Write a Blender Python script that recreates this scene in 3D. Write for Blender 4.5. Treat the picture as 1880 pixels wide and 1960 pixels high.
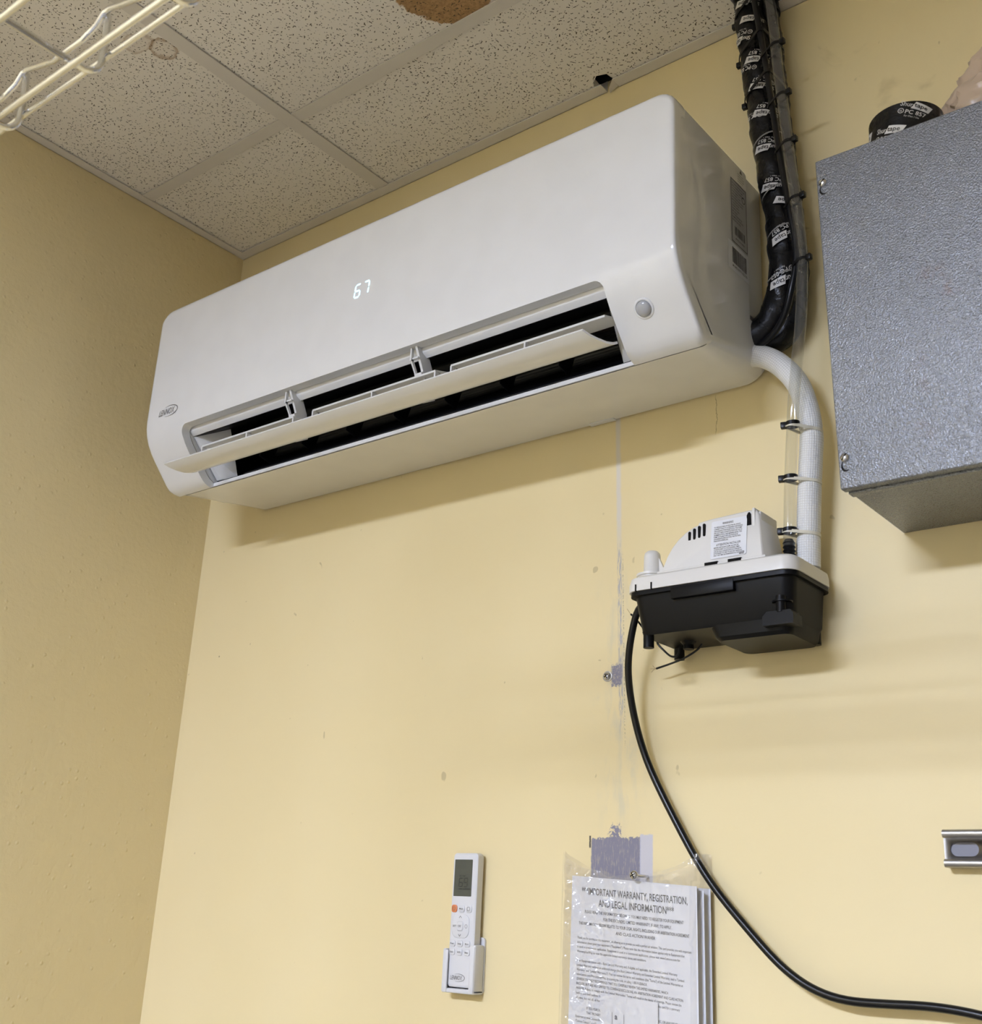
import bpy, bmesh, math, random
from mathutils import Vector, Matrix

# ------------------------------------------------------------------ reset
for o in list(bpy.data.objects):
    bpy.data.objects.remove(o)
scene = bpy.context.scene
COL = scene.collection
random.seed(7)
PI = math.pi
H = 2.74                                    # ceiling height

# ------------------------------------------------------------------ camera
cd = bpy.data.cameras.new('camera')
cam = bpy.data.objects.new('camera', cd)
COL.objects.link(cam)
_R = ((0.78115636, 0.62252326, 0.04753452),
      (-0.17130897, 0.28693037, -0.94250952),
      (-0.6003732, 0.72810422, 0.33078131))
cam.matrix_world = Matrix(((_R[0][0], -_R[1][0], -_R[2][0], 1.9960),
                           (_R[0][1], -_R[1][1], -_R[2][1], -1.4600),
                           (_R[0][2], -_R[1][2], -_R[2][2], 1.3035),
                           (0, 0, 0, 1)))
cd.sensor_fit = 'HORIZONTAL'
cd.sensor_width = 36.0
cd.lens = 2228.67 / 1880 * 36.0
cd.clip_start = 0.02
cd.dof.use_dof = True
cd.dof.focus_distance = 1.85
cd.dof.aperture_fstop = 12.0
scene.camera = cam

# ------------------------------------------------------------------ light and exposure
LAMP_STRENGTH = 152.0
LAMP_COLOR = (0.87, 0.98, 1.30, 1)
scene.view_settings.view_transform = 'Standard'
scene.view_settings.look = 'None'
scene.view_settings.gamma = 1.0
scene.view_settings.use_curve_mapping = False
scene.view_settings.exposure = 0.0
w = bpy.data.worlds.new('world')
scene.world = w
w.use_nodes = True
w.node_tree.nodes['Background'].inputs[0].default_value = (0.8, 0.85, 1, 1)
w.node_tree.nodes['Background'].inputs[1].default_value = 0.05


# ------------------------------------------------------------------ node helpers
def lin(r, g, b):
    def f(c):
        c /= 255.0
        return c / 12.92 if c <= .04045 else ((c + .055) / 1.055) ** 2.4
    return (f(r), f(g), f(b), 1)


class NT:
    """small wrapper to write shader maths"""
    def __init__(self, name):
        self.m = bpy.data.materials.new(name)
        self.m.use_nodes = True
        self.t = self.m.node_tree
        self.n = self.t.nodes
        self.p = self.n['Principled BSDF']
        self.out = self.n['Material Output']

    def link(self, a, b):
        self.t.links.new(a, b)

    def put(self, sock, v):
        if isinstance(v, bpy.types.NodeSocket):
            self.link(v, sock)
        else:
            sock.default_value = v

    def op(self, o, a, b=0.0, c=0.0, clamp=False):
        n = self.n.new('ShaderNodeMath')
        n.operation = o
        n.use_clamp = clamp
        self.put(n.inputs[0], a)
        self.put(n.inputs[1], b)
        self.put(n.inputs[2], c)
        return n.outputs[0]

    def add(self, a, b): return self.op('ADD', a, b)
    def sub(self, a, b): return self.op('SUBTRACT', a, b)
    def mul(self, *v):
        r = v[0]
        for q in v[1:]:
            r = self.op('MULTIPLY', r, q)
        return r
    def mx(self, *v):
        r = v[0]
        for q in v[1:]:
            r = self.op('MAXIMUM', r, q)
        return r

    def ss(self, x, a, b, lo=0.0, hi=1.0):
        n = self.n.new('ShaderNodeMapRange')
        n.interpolation_type = 'SMOOTHSTEP'
        self.put(n.inputs['Value'], x)
        n.inputs['From Min'].default_value = a
        n.inputs['From Max'].default_value = b
        n.inputs['To Min'].default_value = lo
        n.inputs['To Max'].default_value = hi
        return n.outputs[0]

    def band(self, x, a, b, e):
        return self.mul(self.ss(x, a - e, a + e), self.ss(x, b - e, b + e, 1, 0))

    def rect(self, x, z, x0, x1, z0, z1, e):
        return self.mul(self.band(x, x0, x1, e), self.band(z, z0, z1, e))

    def pos(self):
        return self.n.new('ShaderNodeNewGeometry').outputs['Position']

    def obj(self):
        return self.n.new('ShaderNodeTexCoord').outputs['Object']

    def uv(self):
        return self.n.new('ShaderNodeTexCoord').outputs['UV']

    def sep(self, v):
        n = self.n.new('ShaderNodeSeparateXYZ')
        self.link(v, n.inputs[0])
        return n.outputs[0], n.outputs[1], n.outputs[2]

    def comb(self, x, y, z):
        n = self.n.new('ShaderNodeCombineXYZ')
        self.put(n.inputs[0], x)
        self.put(n.inputs[1], y)
        self.put(n.inputs[2], z)
        return n.outputs[0]

    def noise(self, v, scale, detail=3.0, rough=.55, dist=0.0):
        n = self.n.new('ShaderNodeTexNoise')
        if v is not None:
            self.link(v, n.inputs['Vector'])
        n.inputs['Scale'].default_value = scale
        n.inputs['Detail'].default_value = detail
        n.inputs['Roughness'].default_value = rough
        n.inputs['Distortion'].default_value = dist
        return n.outputs['Fac']

    def voro(self, v, scale, rnd=1.0):
        n = self.n.new('ShaderNodeTexVoronoi')
        self.link(v, n.inputs['Vector'])
        n.inputs['Scale'].default_value = scale
        n.inputs['Randomness'].default_value = rnd
        return n.outputs['Distance'], n.outputs['Color'], n.outputs['Position']

    def mix(self, f, a, b):
        n = self.n.new('ShaderNodeMix')
        n.data_type = 'RGBA'
        self.put(n.inputs[0], f)
        self.put(n.inputs[6], a)
        self.put(n.inputs[7], b)
        return n.outputs[2]

    def bump(self, h, strength=.3, dist=.002, normal=None):
        n = self.n.new('ShaderNodeBump')
        n.inputs['Strength'].default_value = strength
        n.inputs['Distance'].default_value = dist
        self.link(h, n.inputs['Height'])
        if normal is not None:
            self.link(normal, n.inputs['Normal'])
        return n.outputs[0]

    def set(self, color=None, rough=None, metal=None, normal=None, spec=None, **kw):
        if color is not None:
            self.put(self.p.inputs['Base Color'], color)
        if rough is not None:
            self.put(self.p.inputs['Roughness'], rough)
        if metal is not None:
            self.put(self.p.inputs['Metallic'], metal)
        if spec is not None:
            self.put(self.p.inputs['Specular IOR Level'], spec)
        if normal is not None:
            self.link(normal, self.p.inputs['Normal'])
        for k, v in kw.items():
            self.put(self.p.inputs[k], v)
        return self.m


def plain(name, color, rough=.5, metal=0.0, spec=.5, grain=0.0, gscale=300, **kw):
    t = NT(name)
    nrm = None
    if grain:
        nrm = t.bump(t.noise(t.obj(), gscale, 3), grain, .0006)
    n = t.noise(t.obj(), 18, 1)
    c2 = tuple(c * .975 for c in color[:3]) + (1,)
    return t.set(t.mix(t.ss(n, .3, .7), color, c2), rough, metal, nrm, spec, **kw)


def clear(name, tint, gloss, milky, rough=.08, bumpscale=0, base=.035):
    """see-through plastic film: fresnel-weighted gloss over transparency with a little milky scatter"""
    t = NT(name)
    t.n.remove(t.p)
    tr = t.n.new('ShaderNodeBsdfTransparent')
    tr.inputs[0].default_value = tint
    gl = t.n.new('ShaderNodeBsdfGlossy')
    gl.inputs['Roughness'].default_value = rough
    gl.inputs['Color'].default_value = (1, 1, 1, 1)
    df = t.n.new('ShaderNodeBsdfDiffuse')
    df.inputs[0].default_value = (.9, .9, .9, 1)
    lw = t.n.new('ShaderNodeLayerWeight')
    lw.inputs['Blend'].default_value = .5
    if bumpscale:
        nb = t.bump(t.noise(t.obj(), bumpscale, 4, .6, .8), .6, .004)
        t.link(nb, gl.inputs['Normal'])
        t.link(nb, lw.inputs['Normal'])
    m1 = t.n.new('ShaderNodeMixShader')
    m1.inputs[0].default_value = milky
    t.link(tr.outputs[0], m1.inputs[1])
    t.link(df.outputs[0], m1.inputs[2])
    m2 = t.n.new('ShaderNodeMixShader')
    t.link(t.add(base, t.mul(t.op('POWER', lw.outputs['Facing'], 3.0), gloss)), m2.inputs[0])
    t.link(m1.outputs[0], m2.inputs[1])
    t.link(gl.outputs[0], m2.inputs[2])
    t.link(m2.outputs[0], t.out.inputs['Surface'])
    return t.m


# ------------------------------------------------------------------ materials
WALL = (0.785, 0.655, 0.365, 1)
WALL2 = (0.800, 0.672, 0.385, 1)


def mat_wall_back(full):
    t = NT('yellow_wall_paint_patched' if full else 'yellow_wall_paint')
    P = t.pos()
    x, y, z = t.sep(P)
    n1 = t.sub(t.noise(P, 60, 3, .65), .5)
    n2 = t.sub(t.noise(P, 220, 3, .7), .5) if full else 0.0
    big = t.noise(P, 3.0, 2)
    base = t.mix(t.ss(big, .35, .7), WALL, WALL2)
    if full:
        # drywall seam: position drifts slightly with height
        xs = t.sub(t.sub(x, 1.049), t.mul(t.sub(2.073, z), .0257))
        xr = t.add(xs, t.mul(n1, .004))
        ax = t.op('ABSOLUTE', xr)
        # greenish filler smears around the seam
        smear = t.mul(t.ss(t.op('ABSOLUTE', t.add(xs, t.mul(n1, .08))), .0, .055, 1, 0), t.band(z, 1.44, 1.80, .06),
                      t.ss(t.noise(t.comb(x, y, t.mul(z, .25)), 55, 4), .42, .72))
        base = t.mix(t.mul(smear, .6), base, (0.60, 0.56, 0.42, 1))
        # smooth white filler streak below the air conditioner and above it
        streak = t.mul(t.ss(ax, .002, .0065, 1, 0), t.ss(z, 1.82, 1.92))
        base = t.mix(t.mul(streak, .75), base, (0.68, 0.64, 0.60, 1))
        # scratched grey line further down
        rag = t.ss(t.noise(t.comb(x, y, t.mul(z, .12)), 420, 4, .7), .44, .56)
        grey = t.mul(t.ss(ax, .0015, .0055, 1, 0), t.band(z, 1.585, 1.86, .03), rag)
        PUR = (0.225, 0.215, 0.275, 1)
        base = t.mix(t.mul(grey, .85), base, (0.36, 0.36, 0.41, 1))
        edge = t.mul(t.ss(t.op('ABSOLUTE', t.sub(xs, .006)), .0003, .0012, 1, 0), t.band(z, 1.56, 1.84, .02),
                     t.ss(t.noise(P, 300, 3), .47, .55))
        base = t.mix(t.mul(edge, .7), base, (0.30, 0.27, 0.20, 1))
        # blot beside the bare screw
        xb = t.add(x, t.mul(n1, .010))
        zb = t.add(z, t.mul(n2, .018))
        blot = t.rect(xb, zb, 1.043, 1.0615, 1.644, 1.676, .002)
        base = t.mix(t.mul(blot, t.ss(n2, -.35, .05)), base, PUR)
        # primer patch above the document bag, ragged top, with a paler stripe on its right
        zt = t.add(z, t.add(t.mul(n2, .014), t.mul(n1, .012)))
        patch = t.rect(t.add(x, t.mul(n2, .003)), zt, 1.0125, 1.096, 1.352, 1.4235, .0012)
        dry = t.ss(t.noise(t.comb(t.mul(x, 3.0), y, t.mul(z, .5)), 130, 4, .7), .33, .5)
        base = t.mix(t.mul(patch, t.add(.72, t.mul(dry, .28))), base, PUR)
        pl = t.mul(t.ss(t.op('ABSOLUTE', t.sub(x, 1.052)), .0, .022, 1, 0), t.ss(z, 1.462, 1.418))
        plume = t.mul(t.ss(t.mul(pl, t.add(.62, t.add(t.mul(n2, 2.6), t.mul(n1, 2.2)))), .22, .40), t.ss(z, 1.415, 1.42))
        base = t.mix(plume, base, PUR)
        pale = t.rect(t.add(x, t.mul(n2, .002)), t.add(z, t.mul(n2, .006)), 1.0945, 1.1155, 1.352, 1.428, .001)
        base = t.mix(t.mul(pale, .85), base, (0.52, 0.52, 0.60, 1))
        mark = t.mul(t.rect(t.add(x, t.mul(n2, .002)), z, 1.0085, 1.0115, 1.410, 1.427, .0008), t.ss(n2, -.3, .0))
        base = t.mix(mark, base, (0.06, 0.05, 0.04, 1))
    # old primer left behind the strut
    base = t.mix(t.rect(x, z, 1.522, 1.60, 1.396, 1.424, .002), base, (.23, .23, .27, 1))
    # noisy brown patches high on the wall to the right of the pipes and small scuffs
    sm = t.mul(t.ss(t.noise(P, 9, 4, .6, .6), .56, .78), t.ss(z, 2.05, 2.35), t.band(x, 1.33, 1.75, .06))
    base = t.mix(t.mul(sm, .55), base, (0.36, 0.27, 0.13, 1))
    sc = t.mul(t.ss(t.noise(P, 34, 2, .5, .3), .735, .77), .5)
    base = t.mix(sc, base, (0.40, 0.31, 0.16, 1))
    d, cl, _ = t.voro(P, 9)
    cr, cg, cb = t.sep(cl)
    fleck = t.mul(t.ss(d, .012, .022, 1, 0), t.ss(cr, .6, .62))
    base = t.mix(t.mul(fleck, .8), base, (0.16, 0.11, 0.05, 1))
    if not full:
        # hairline crack under the right end of the air conditioner
        ck = t.mul(t.ss(t.op('ABSOLUTE', t.add(t.sub(x, 1.226), t.mul(n1, .012))), .0003, .0009, 1, 0), t.band(z, 2.015, 2.075, .006))
        base = t.mix(t.mul(ck, .6), base, (0.25, 0.18, 0.08, 1))
    h = t.add(t.mul(t.noise(P, 90, 3), .6), t.mul(t.noise(P, 300, 2), .25))
    if full:
        h = t.sub(h, t.mul(t.mx(edge, t.mul(grey, .5)), .8))
    return t.set(base, .48, 0, t.bump(h, .10, .0018), .35)


def mat_wall_side():
    t = NT('yellow_wall_paint_stippled')
    P = t.pos()
    big = t.noise(P, 2.5, 2)
    base = t.mix(t.ss(big, .3, .7), WALL, WALL2)
    d, cl, _ = t.voro(P, 5)
    cr, cg, cb = t.sep(cl)
    fleck = t.mul(t.ss(d, .008, .016, 1, 0), t.ss(cr, .7, .72))
    base = t.mix(t.mul(fleck, .8), base, (0.14, 0.09, 0.04, 1))
    d2, c2, _ = t.voro(P, 70)
    r2, g2, b2 = t.sep(c2)
    nub = t.mul(t.ss(d2, .05, .30, 1, 0), t.ss(r2, .80, .95))
    h = t.add(t.add(t.mul(t.noise(P, 75, 3, .6), .8), t.mul(t.noise(P, 26, 2), .7)), t.mul(nub, .5))
    return t.set(base, .45, 0, t.bump(h, .55, .0026), .4)


def mat_tile():
    t = NT('fissured_mineral_ceiling_tile')
    P = t.pos()
    x, y, z = t.sep(P)
    wob = t.comb(t.mul(t.sub(t.noise(P, 160, 2), .5), .0035), t.mul(t.sub(t.noise(P, 170, 2, .5, .2), .5), .0035), 0.0)
    va = t.n.new('ShaderNodeVectorMath')
    va.operation = 'ADD'
    t.link(t.comb(x, y, 0.0), va.inputs[0])
    t.link(wob, va.inputs[1])
    Q = va.outputs[0]

    def dashes(scale, L, W, off, spread, skip=.12):
        vo = t.n.new('ShaderNodeVectorMath')
        vo.operation = 'ADD'
        t.link(Q, vo.inputs[0])
        vo.inputs[1].default_value = off
        d, c, p = t.voro(vo.outputs[0], scale)
        r, g, b = t.sep(c)
        dv = t.n.new('ShaderNodeVectorMath')
        dv.operation = 'SUBTRACT'
        t.link(vo.outputs[0], dv.inputs[0])
        t.link(p, dv.inputs[1])
        dx, dy, _ = t.sep(dv.outputs[0])
        a = t.add(t.mul(t.sub(r, .5), spread), .35)
        ca, sa = t.op('COSINE', a), t.op('SINE', a)
        u = t.add(t.mul(dx, ca), t.mul(dy, sa))
        v = t.sub(t.mul(dy, ca), t.mul(dx, sa))
        Lr = t.mul(L, t.add(.35, g))
        m = t.mul(t.ss(t.op('DIVIDE', t.op('ABSOLUTE', u), Lr), .8, 1.0, 1, 0),
                  t.ss(t.op('ABSOLUTE', v), W * .55, W, 1, 0), t.ss(b, skip, skip + .06))
        return m
    m = t.mx(dashes(74, .0027, .00095, (0, 0, 0), 2.6), dashes(84, .0016, .00085, (.31, .17, 0), 6.2, .35),
             dashes(120, .0008, .0008, (.11, .57, 0), 6.2, .5))
    cl = t.ss(t.noise(P, 14, 3), .30, .5, .55, 1.0)
    m = t.mul(m, cl)
    base = t.mix(t.ss(t.noise(P, 4, 3), .3, .7), (0.84, 0.795, 0.715, 1), (0.865, 0.82, 0.74, 1))
    # water rings near the left end
    nz = t.sub(t.noise(P, 26, 4, .6), .5)
    def ring(cx, cy, rx, ry, wd):
        ex = t.op('DIVIDE', t.sub(x, cx), rx)
        ey = t.op('DIVIDE', t.sub(y, cy), ry)
        rr = t.add(t.op('SQRT', t.add(t.mul(ex, ex), t.mul(ey, ey))), t.mul(nz, 1.7))
        return t.mul(t.ss(rr, 1 - wd, 1.0), t.ss(rr, 1.0, 1.0 + wd * .5, 1, 0)), t.ss(rr, .7, 1.05, 1, 0)
    r1, i1 = ring(.436, -.548, .026, .020, .34)
    r2, i2 = ring(.405, -.585, .030, .020, .25)
    brn = (0.33, 0.185, 0.07, 1)
    base = t.mix(t.mul(r1, .62), base, brn)
    base = t.mix(t.mul(r2, .42), base, brn)
    base = t.mix(t.mul(t.mx(i1, i2), .13), base, brn)
    base = t.mix(t.mul(t.ss(t.noise(P, 7, 3), .55, .75), t.band(x, .25, .45, .05), t.band(y, -.9, -.6, .05), .3), base, brn)
    # big brown stain beyond the cross tee
    nn = t.sub(t.noise(P, 45, 4, .7), .5)
    ex = t.op('DIVIDE', t.sub(x, .935), .085)
    ey = t.op('DIVIDE', t.add(y, .385), .105)
    rr = t.add(t.op('SQRT', t.add(t.mul(ex, ex), t.mul(ey, ey))), t.mul(nn, .35))
    st = t.ss(rr, .95, 1.0, 1, 0)
    base = t.mix(t.mul(st, .9), base, t.mix(t.ss(t.noise(P, 200, 3), .4, .6), (0.30, 0.15, 0.035, 1), (0.42, 0.23, 0.07, 1)))
    base = t.mix(m, base, (0.085, 0.068, 0.045, 1))
    h = t.sub(t.mul(t.noise(P, 260, 3), .25), m)
    return t.set(base, .9, 0, t.bump(h, .5, .0015), .2)


def mat_gray_enamel():
    t = NT('grey_hammered_enamel')
    P = t.obj()
    x, y, z = t.sep(P)
    h = t.add(t.noise(P, 480, 2, .5), t.mul(t.noise(P, 200, 2), .25))
    n = t.noise(P, 5, 4)
    base = t.mix(t.ss(n, .3, .7), (0.225, 0.237, 0.262, 1), (0.25, 0.262, 0.288, 1))
    # rusty red scuffs on the cover
    nz = t.noise(P, 60, 5, .7)
    # object origin sits at x 1.8, z 1.806
    def blob(cx, cz, rx, rz):
        ex = t.op('DIVIDE', t.sub(x, cx - 1.8), rx)
        ez = t.op('DIVIDE', t.sub(z, cz - 1.806), rz)
        rr = t.op('SQRT', t.add(t.mul(ex, ex), t.mul(ez, ez)))
        return t.mul(t.ss(rr, .2, 1.0, 1, 0), t.ss(nz, .44, .62))
    b = t.mx(blob(1.622, 2.055, .022, .022), blob(1.637, 2.03, .022, .018), t.mul(blob(1.598, 1.93, .012, .05), .6), t.mul(blob(1.60, 1.86, .02, .03), .4))
    base = t.mix(t.mul(b, .38), base, (0.17, 0.085, 0.07, 1))
    return t.set(base, t.ss(t.noise(P, 700, 2), .3, .7, .24, .40), .60, t.bump(h, .70, .0022), .5)


def mat_weave():
    t = NT('white_woven_insulation')
    u, v, _ = t.sep(t.uv())
    wu = t.op('SINE', t.mul(u, 2 * PI / .0034))
    wv = t.op('SINE', t.mul(v, 2 * PI * 30))
    h = t.mul(t.add(wu, wv), .25)
    g = t.ss(t.op('MINIMUM', wu, wv), -1.0, -.35)
    base = t.mix(g, (0.66, 0.65, 0.61, 1), (0.80, 0.80, 0.78, 1))
    return t.set(base, .55, 0, t.bump(h, .5, .0012), .4)


def mat_tape():
    t = NT('black_vinyl_tape')
    P = t.obj()
    h = t.add(t.noise(P, 45, 4, .6, .5), t.mul(t.noise(P, 220, 2), .15))
    return t.set((0.0048, 0.0045, 0.0045, 1), t.ss(t.noise(P, 30, 3), .35, .65, .22, .42), 0, t.bump(h, .5, .004), .28)


M = {}
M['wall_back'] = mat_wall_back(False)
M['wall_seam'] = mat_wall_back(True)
M['wall_side'] = mat_wall_side()
M['tile'] = mat_tile()
M['tee'] = plain('beige_white_grid_steel', (0.73, 0.685, 0.615, 1), .45, spec=.35)
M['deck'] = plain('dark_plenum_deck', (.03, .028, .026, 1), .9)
M['wall_plain'] = plain('darkened_far_wall_paint', (.25, .215, .15, 1), .6)  # unseen walls, darkened like the floor to cut bounced light
M['tile_plain'] = plain('plain_ceiling_tile', (.74, .71, .65, 1), .9)
M['floor'] = plain('grey_vinyl_floor', (.17, .15, .12, 1), .5)
M['ac'] = plain('white_gloss_abs', (.77, .77, .765, 1), .09, spec=.5)
M['ac_matte'] = plain('white_satin_abs', (.72, .72, .715, 1), .38, spec=.4)
M['duct'] = plain('black_duct_plastic', (.0035, .0035, .004, 1), .4, spec=.2)
M['duct_fin'] = plain('black_fan_plastic', (.010, .010, .011, 1), .4, spec=.3)
M['sensor'] = plain('smoky_sensor_lens', (.42, .43, .45, 1), .12, spec=.7)
M['dark_gap'] = plain('shadow_gap_black', (.01, .009, .008, 1), .8, spec=.1)  # flat black standing in for shade inside slots, notches, recesses and gaps
M['ink'] = plain('grey_black_ink', (.06, .055, .05, 1), .5)
M['ink_grey'] = plain('logo_dark_grey', (.16, .155, .15, 1), .4)
M['label_silver'] = plain('rating_label_film', (.50, .50, .49, 1), .35)
M['label_white'] = plain('white_label_film', (.74, .75, .77, 1), .35)
M['tape'] = mat_tape()
M['tape_white'] = plain('white_tape_print', (.62, .60, .56, 1), .45)
M['tape_gray'] = plain('grey_adhesive_strip', (.22, .21, .19, 1), .45)
M['cable'] = plain('black_pvc_jacket', (.005, .005, .0055, 1), .28, spec=.32)
M['tie'] = plain('black_nylon', (.005, .005, .005, 1), .35, spec=.3)
M['tie_clear'] = plain('natural_nylon', (.72, .68, .55, 1), .35, spec=.5)
M['tube'] = clear('clear_vinyl_tubing', (.90, .90, .88, 1), .45, .03, .07, 0, .05)
M['weave'] = mat_weave()
M['pump_white'] = plain('pump_ivory_abs', (.70, .68, .635, 1), .34, spec=.45)
M['pump_black'] = plain('pump_black_abs', (.0055, .0055, .006, 1), .40, spec=.16, grain=.08, gscale=900)
M['enamel'] = mat_gray_enamel()
M['zinc'] = plain('bright_zinc_screw', (.62, .62, .62, 1), .25, 1.0)
M['galv'] = plain('galvanised_strut_steel', (.40, .385, .36, 1), .42, 1.0, grain=.2, gscale=120)
M['chrome'] = plain('chrome_wire', (.80, .80, .80, 1), .10, 1.0)
M['copper'] = plain('tinned_copper_strand', (.55, .42, .25, 1), .3, 1.0)
M['remote'] = plain('remote_white_abs', (.70, .695, .70, 1), .33, spec=.45)
M['lcd'] = plain('grey_green_lcd', (.088, .092, .072, 1), .22, spec=.4)
M['lcd_ink'] = plain('lcd_segment', (.022, .024, .02, 1), .3)
M['orange'] = plain('orange_rubber_key', (.72, .235, .085, 1), .45)
M['paper'] = plain('white_office_paper', (.72, .72, .735, 1), .8, spec=.2)
M['paper_ink'] = plain('paper_print', (.045, .045, .05, 1), .7)
M['card_ink'] = plain('card_print', (.10, .10, .12, 1), .7)
M['bag'] = clear('clear_poly_bag', (.975, .97, .965, 1), .35, .07, .12, 0, .085)
M['kraft'] = plain('tan_poly_bag', (.48, .37, .27, 1), .3, spec=.5)
M['core'] = plain('cardboard_core', (.45, .33, .2, 1), .8)


def mat_emit(name, color, s):
    t = NT(name)
    t.set((0, 0, 0, 1), .5)
    t.put(t.p.inputs['Emission Color'], color)
    t.p.inputs['Emission Strength'].default_value = s
    return t.m


M['lamp'] = mat_emit('fluorescent_lens', LAMP_COLOR, LAMP_STRENGTH)
M['led'] = mat_emit('blue_white_led', (.55, .85, 1.0, 1), 1.9)


# ------------------------------------------------------------------ mesh builder
class MB:
    def __init__(self):
        self.v, self.f, self.uv = [], [], {}

    def poly(self, pts):
        b = len(self.v)
        self.v += [tuple(p) for p in pts]
        self.f.append(tuple(range(b, b + len(pts))))

    def box(self, x0, x1, y0, y1, z0, z1, bev=0.0, seg=2):
        if bev <= 0:
            b = len(self.v)
            for z in (z0, z1):
                self.v += [(x0, y0, z), (x1, y0, z), (x1, y1, z), (x0, y1, z)]
            for q in ((0, 3, 2, 1), (4, 5, 6, 7), (0, 1, 5, 4), (1, 2, 6, 5), (2, 3, 7, 6), (3, 0, 4, 7)):
                self.f.append(tuple(b + i for i in q))
            return self
        bm = bmesh.new()
        bmesh.ops.create_cube(bm, size=1.0)
        for v in bm.verts:
            v.co = ((x0 + x1) / 2 + v.co.x * (x1 - x0), (y0 + y1) / 2 + v.co.y * (y1 - y0), (z0 + z1) / 2 + v.co.z * (z1 - z0))
        bmesh.ops.bevel(bm, geom=bm.edges[:], offset=bev, segments=seg, profile=.5, affect='EDGES')
        return self.addbm(bm)

    def addbm(self, bm):
        b = len(self.v)
        bm.verts.index_update()
        self.v += [tuple(v.co) for v in bm.verts]
        for f in bm.faces:
            self.f.append(tuple(b + v.index for v in f.verts))
        bm.free()
        return self

    def grid(self, rows, cyc=False):
        """rows: list of equal-length point lists"""
        b = len(self.v)
        n = len(rows[0])
        for r in rows:
            self.v += [tuple(p) for p in r]
        for i in range(len(rows) - 1):
            for j in range(n if cyc else n - 1):
                k = (j + 1) % n
                self.f.append((b + i * n + j, b + i * n + k, b + (i + 1) * n + k, b + (i + 1) * n + j))
        return b

    def loft(self, rows):
        """closed cross-sections lofted, capped at both ends"""
        n = len(rows[0])
        b = self.grid(rows, True)
        self.f.append(tuple(b + j for j in reversed(range(n))))
        e = b + (len(rows) - 1) * n
        self.f.append(tuple(e + j for j in range(n)))
        return self

    def prism(self, pts, axis, a, b_):
        """polygon pts in the two other axes, extruded from a to b_ along axis"""
        def mk(p, t):
            if axis == 'x':
                return (t, p[0], p[1])
            if axis == 'y':
                return (p[0], t, p[1])
            return (p[0], p[1], t)
        return self.loft([[mk(p, a) for p in pts], [mk(p, b_) for p in pts]])

    def lathe(self, prof, c, axis='z', seg=24, cap=True):
        rows = []
        for r, h in prof:
            row = []
            for i in range(seg):
                a = 2 * PI * i / seg
                p, q = r * math.cos(a), r * math.sin(a)
                if axis == 'z':
                    row.append((c[0] + p, c[1] + q, c[2] + h))
                elif axis == 'y':
                    row.append((c[0] + p, c[1] + h, c[2] + q))
                else:
                    row.append((c[0] + h, c[1] + p, c[2] + q))
            rows.append(row)
        if cap:
            return self.loft(rows)
        self.grid(rows, True)
        return self

    def tube(self, pts, r, seg=12, cap=True, ref=(0, -1, 0), fn=None):
        C, T, N, B, S = frames(pts, ref)
        rows = []
        b0 = len(self.v)
        for i in range(len(C)):
            rr = r[i] if isinstance(r, (list, tuple)) else r
            row = []
            for j in range(seg):
                a = 2 * PI * j / seg
                q = fn(S[i], a, rr) if fn else rr
                row.append(C[i] + N[i] * (q * math.cos(a)) + B[i] * (q * math.sin(a)))
            rows.append(row)
        b = self.grid(rows, True)
        for i in range(len(C)):
            for j in range(seg):
                self.uv[b + i * seg + j] = (S[i], j / seg)
        if cap:
            self.f.append(tuple(b + j for j in reversed(range(seg))))
            e = b + (len(C) - 1) * seg
            self.f.append(tuple(e + j for j in range(seg)))
        return self

    def map(self, fn):
        self.v = [tuple(fn(*p)) for p in self.v]
        return self

    def build(self, name, mat, parent=None, smooth=30, flip=False):
        me = bpy.data.meshes.new(name)
        off = parent_loc(parent)
        me.from_pydata([(p[0] - off[0], p[1] - off[1], p[2] - off[2]) for p in self.v], [], self.f)
        me.update()
        if self.uv:
            ul = me.uv_layers.new(name='UVMap')
            seam = {}
            for p in me.polygons:
                vs = [self.uv.get(me.loops[li].vertex_index, (0, 0)) for li in p.loop_indices]
                wrap = max(q[1] for q in vs) - min(q[1] for q in vs) > .5
                for li, q in zip(p.loop_indices, vs):
                    ul.data[li].uv = (q[0], q[1] + 1 if wrap and q[1] < .5 else q[1])
        bm = bmesh.new()
        bm.from_mesh(me)
        bmesh.ops.recalc_face_normals(bm, faces=bm.faces[:])
        if flip:
            bmesh.ops.reverse_faces(bm, faces=bm.faces[:])
        bm.to_mesh(me)
        bm.free()
        return finish(name, me, mat, parent, smooth)


def parent_loc(parent):
    p = Vector((0, 0, 0))
    while parent is not None:
        p = p + parent.location
        parent = parent.parent
    return p


def finish(name, me, mat, parent=None, smooth=30):
    if smooth:
        for p in me.polygons:
            p.use_smooth = True
        me.set_sharp_from_angle(angle=math.radians(smooth))
    me.materials.append(mat)
    o = bpy.data.objects.new(name, me)
    COL.objects.link(o)
    if parent is not None:
        o.parent = parent
    return o


def frames(pts, ref=(0, -1, 0)):
    C = [Vector(p) for p in pts]
    n = len(C)
    T = []
    for i in range(n):
        a, b = C[max(i - 1, 0)], C[min(i + 1, n - 1)]
        T.append((b - a).normalized())
    N, B = [], []
    nv = Vector(ref)
    if abs(nv.dot(T[0])) > .95:
        nv = Vector((1, 0, 0))
    for i in range(n):
        nv = (nv - T[i] * nv.dot(T[i])).normalized()
        N.append(nv.copy())
        B.append(T[i].cross(nv).normalized())
    S = [0.0]
    for i in range(1, n):
        S.append(S[-1] + (C[i] - C[i - 1]).length)
    return C, T, N, B, S


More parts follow.
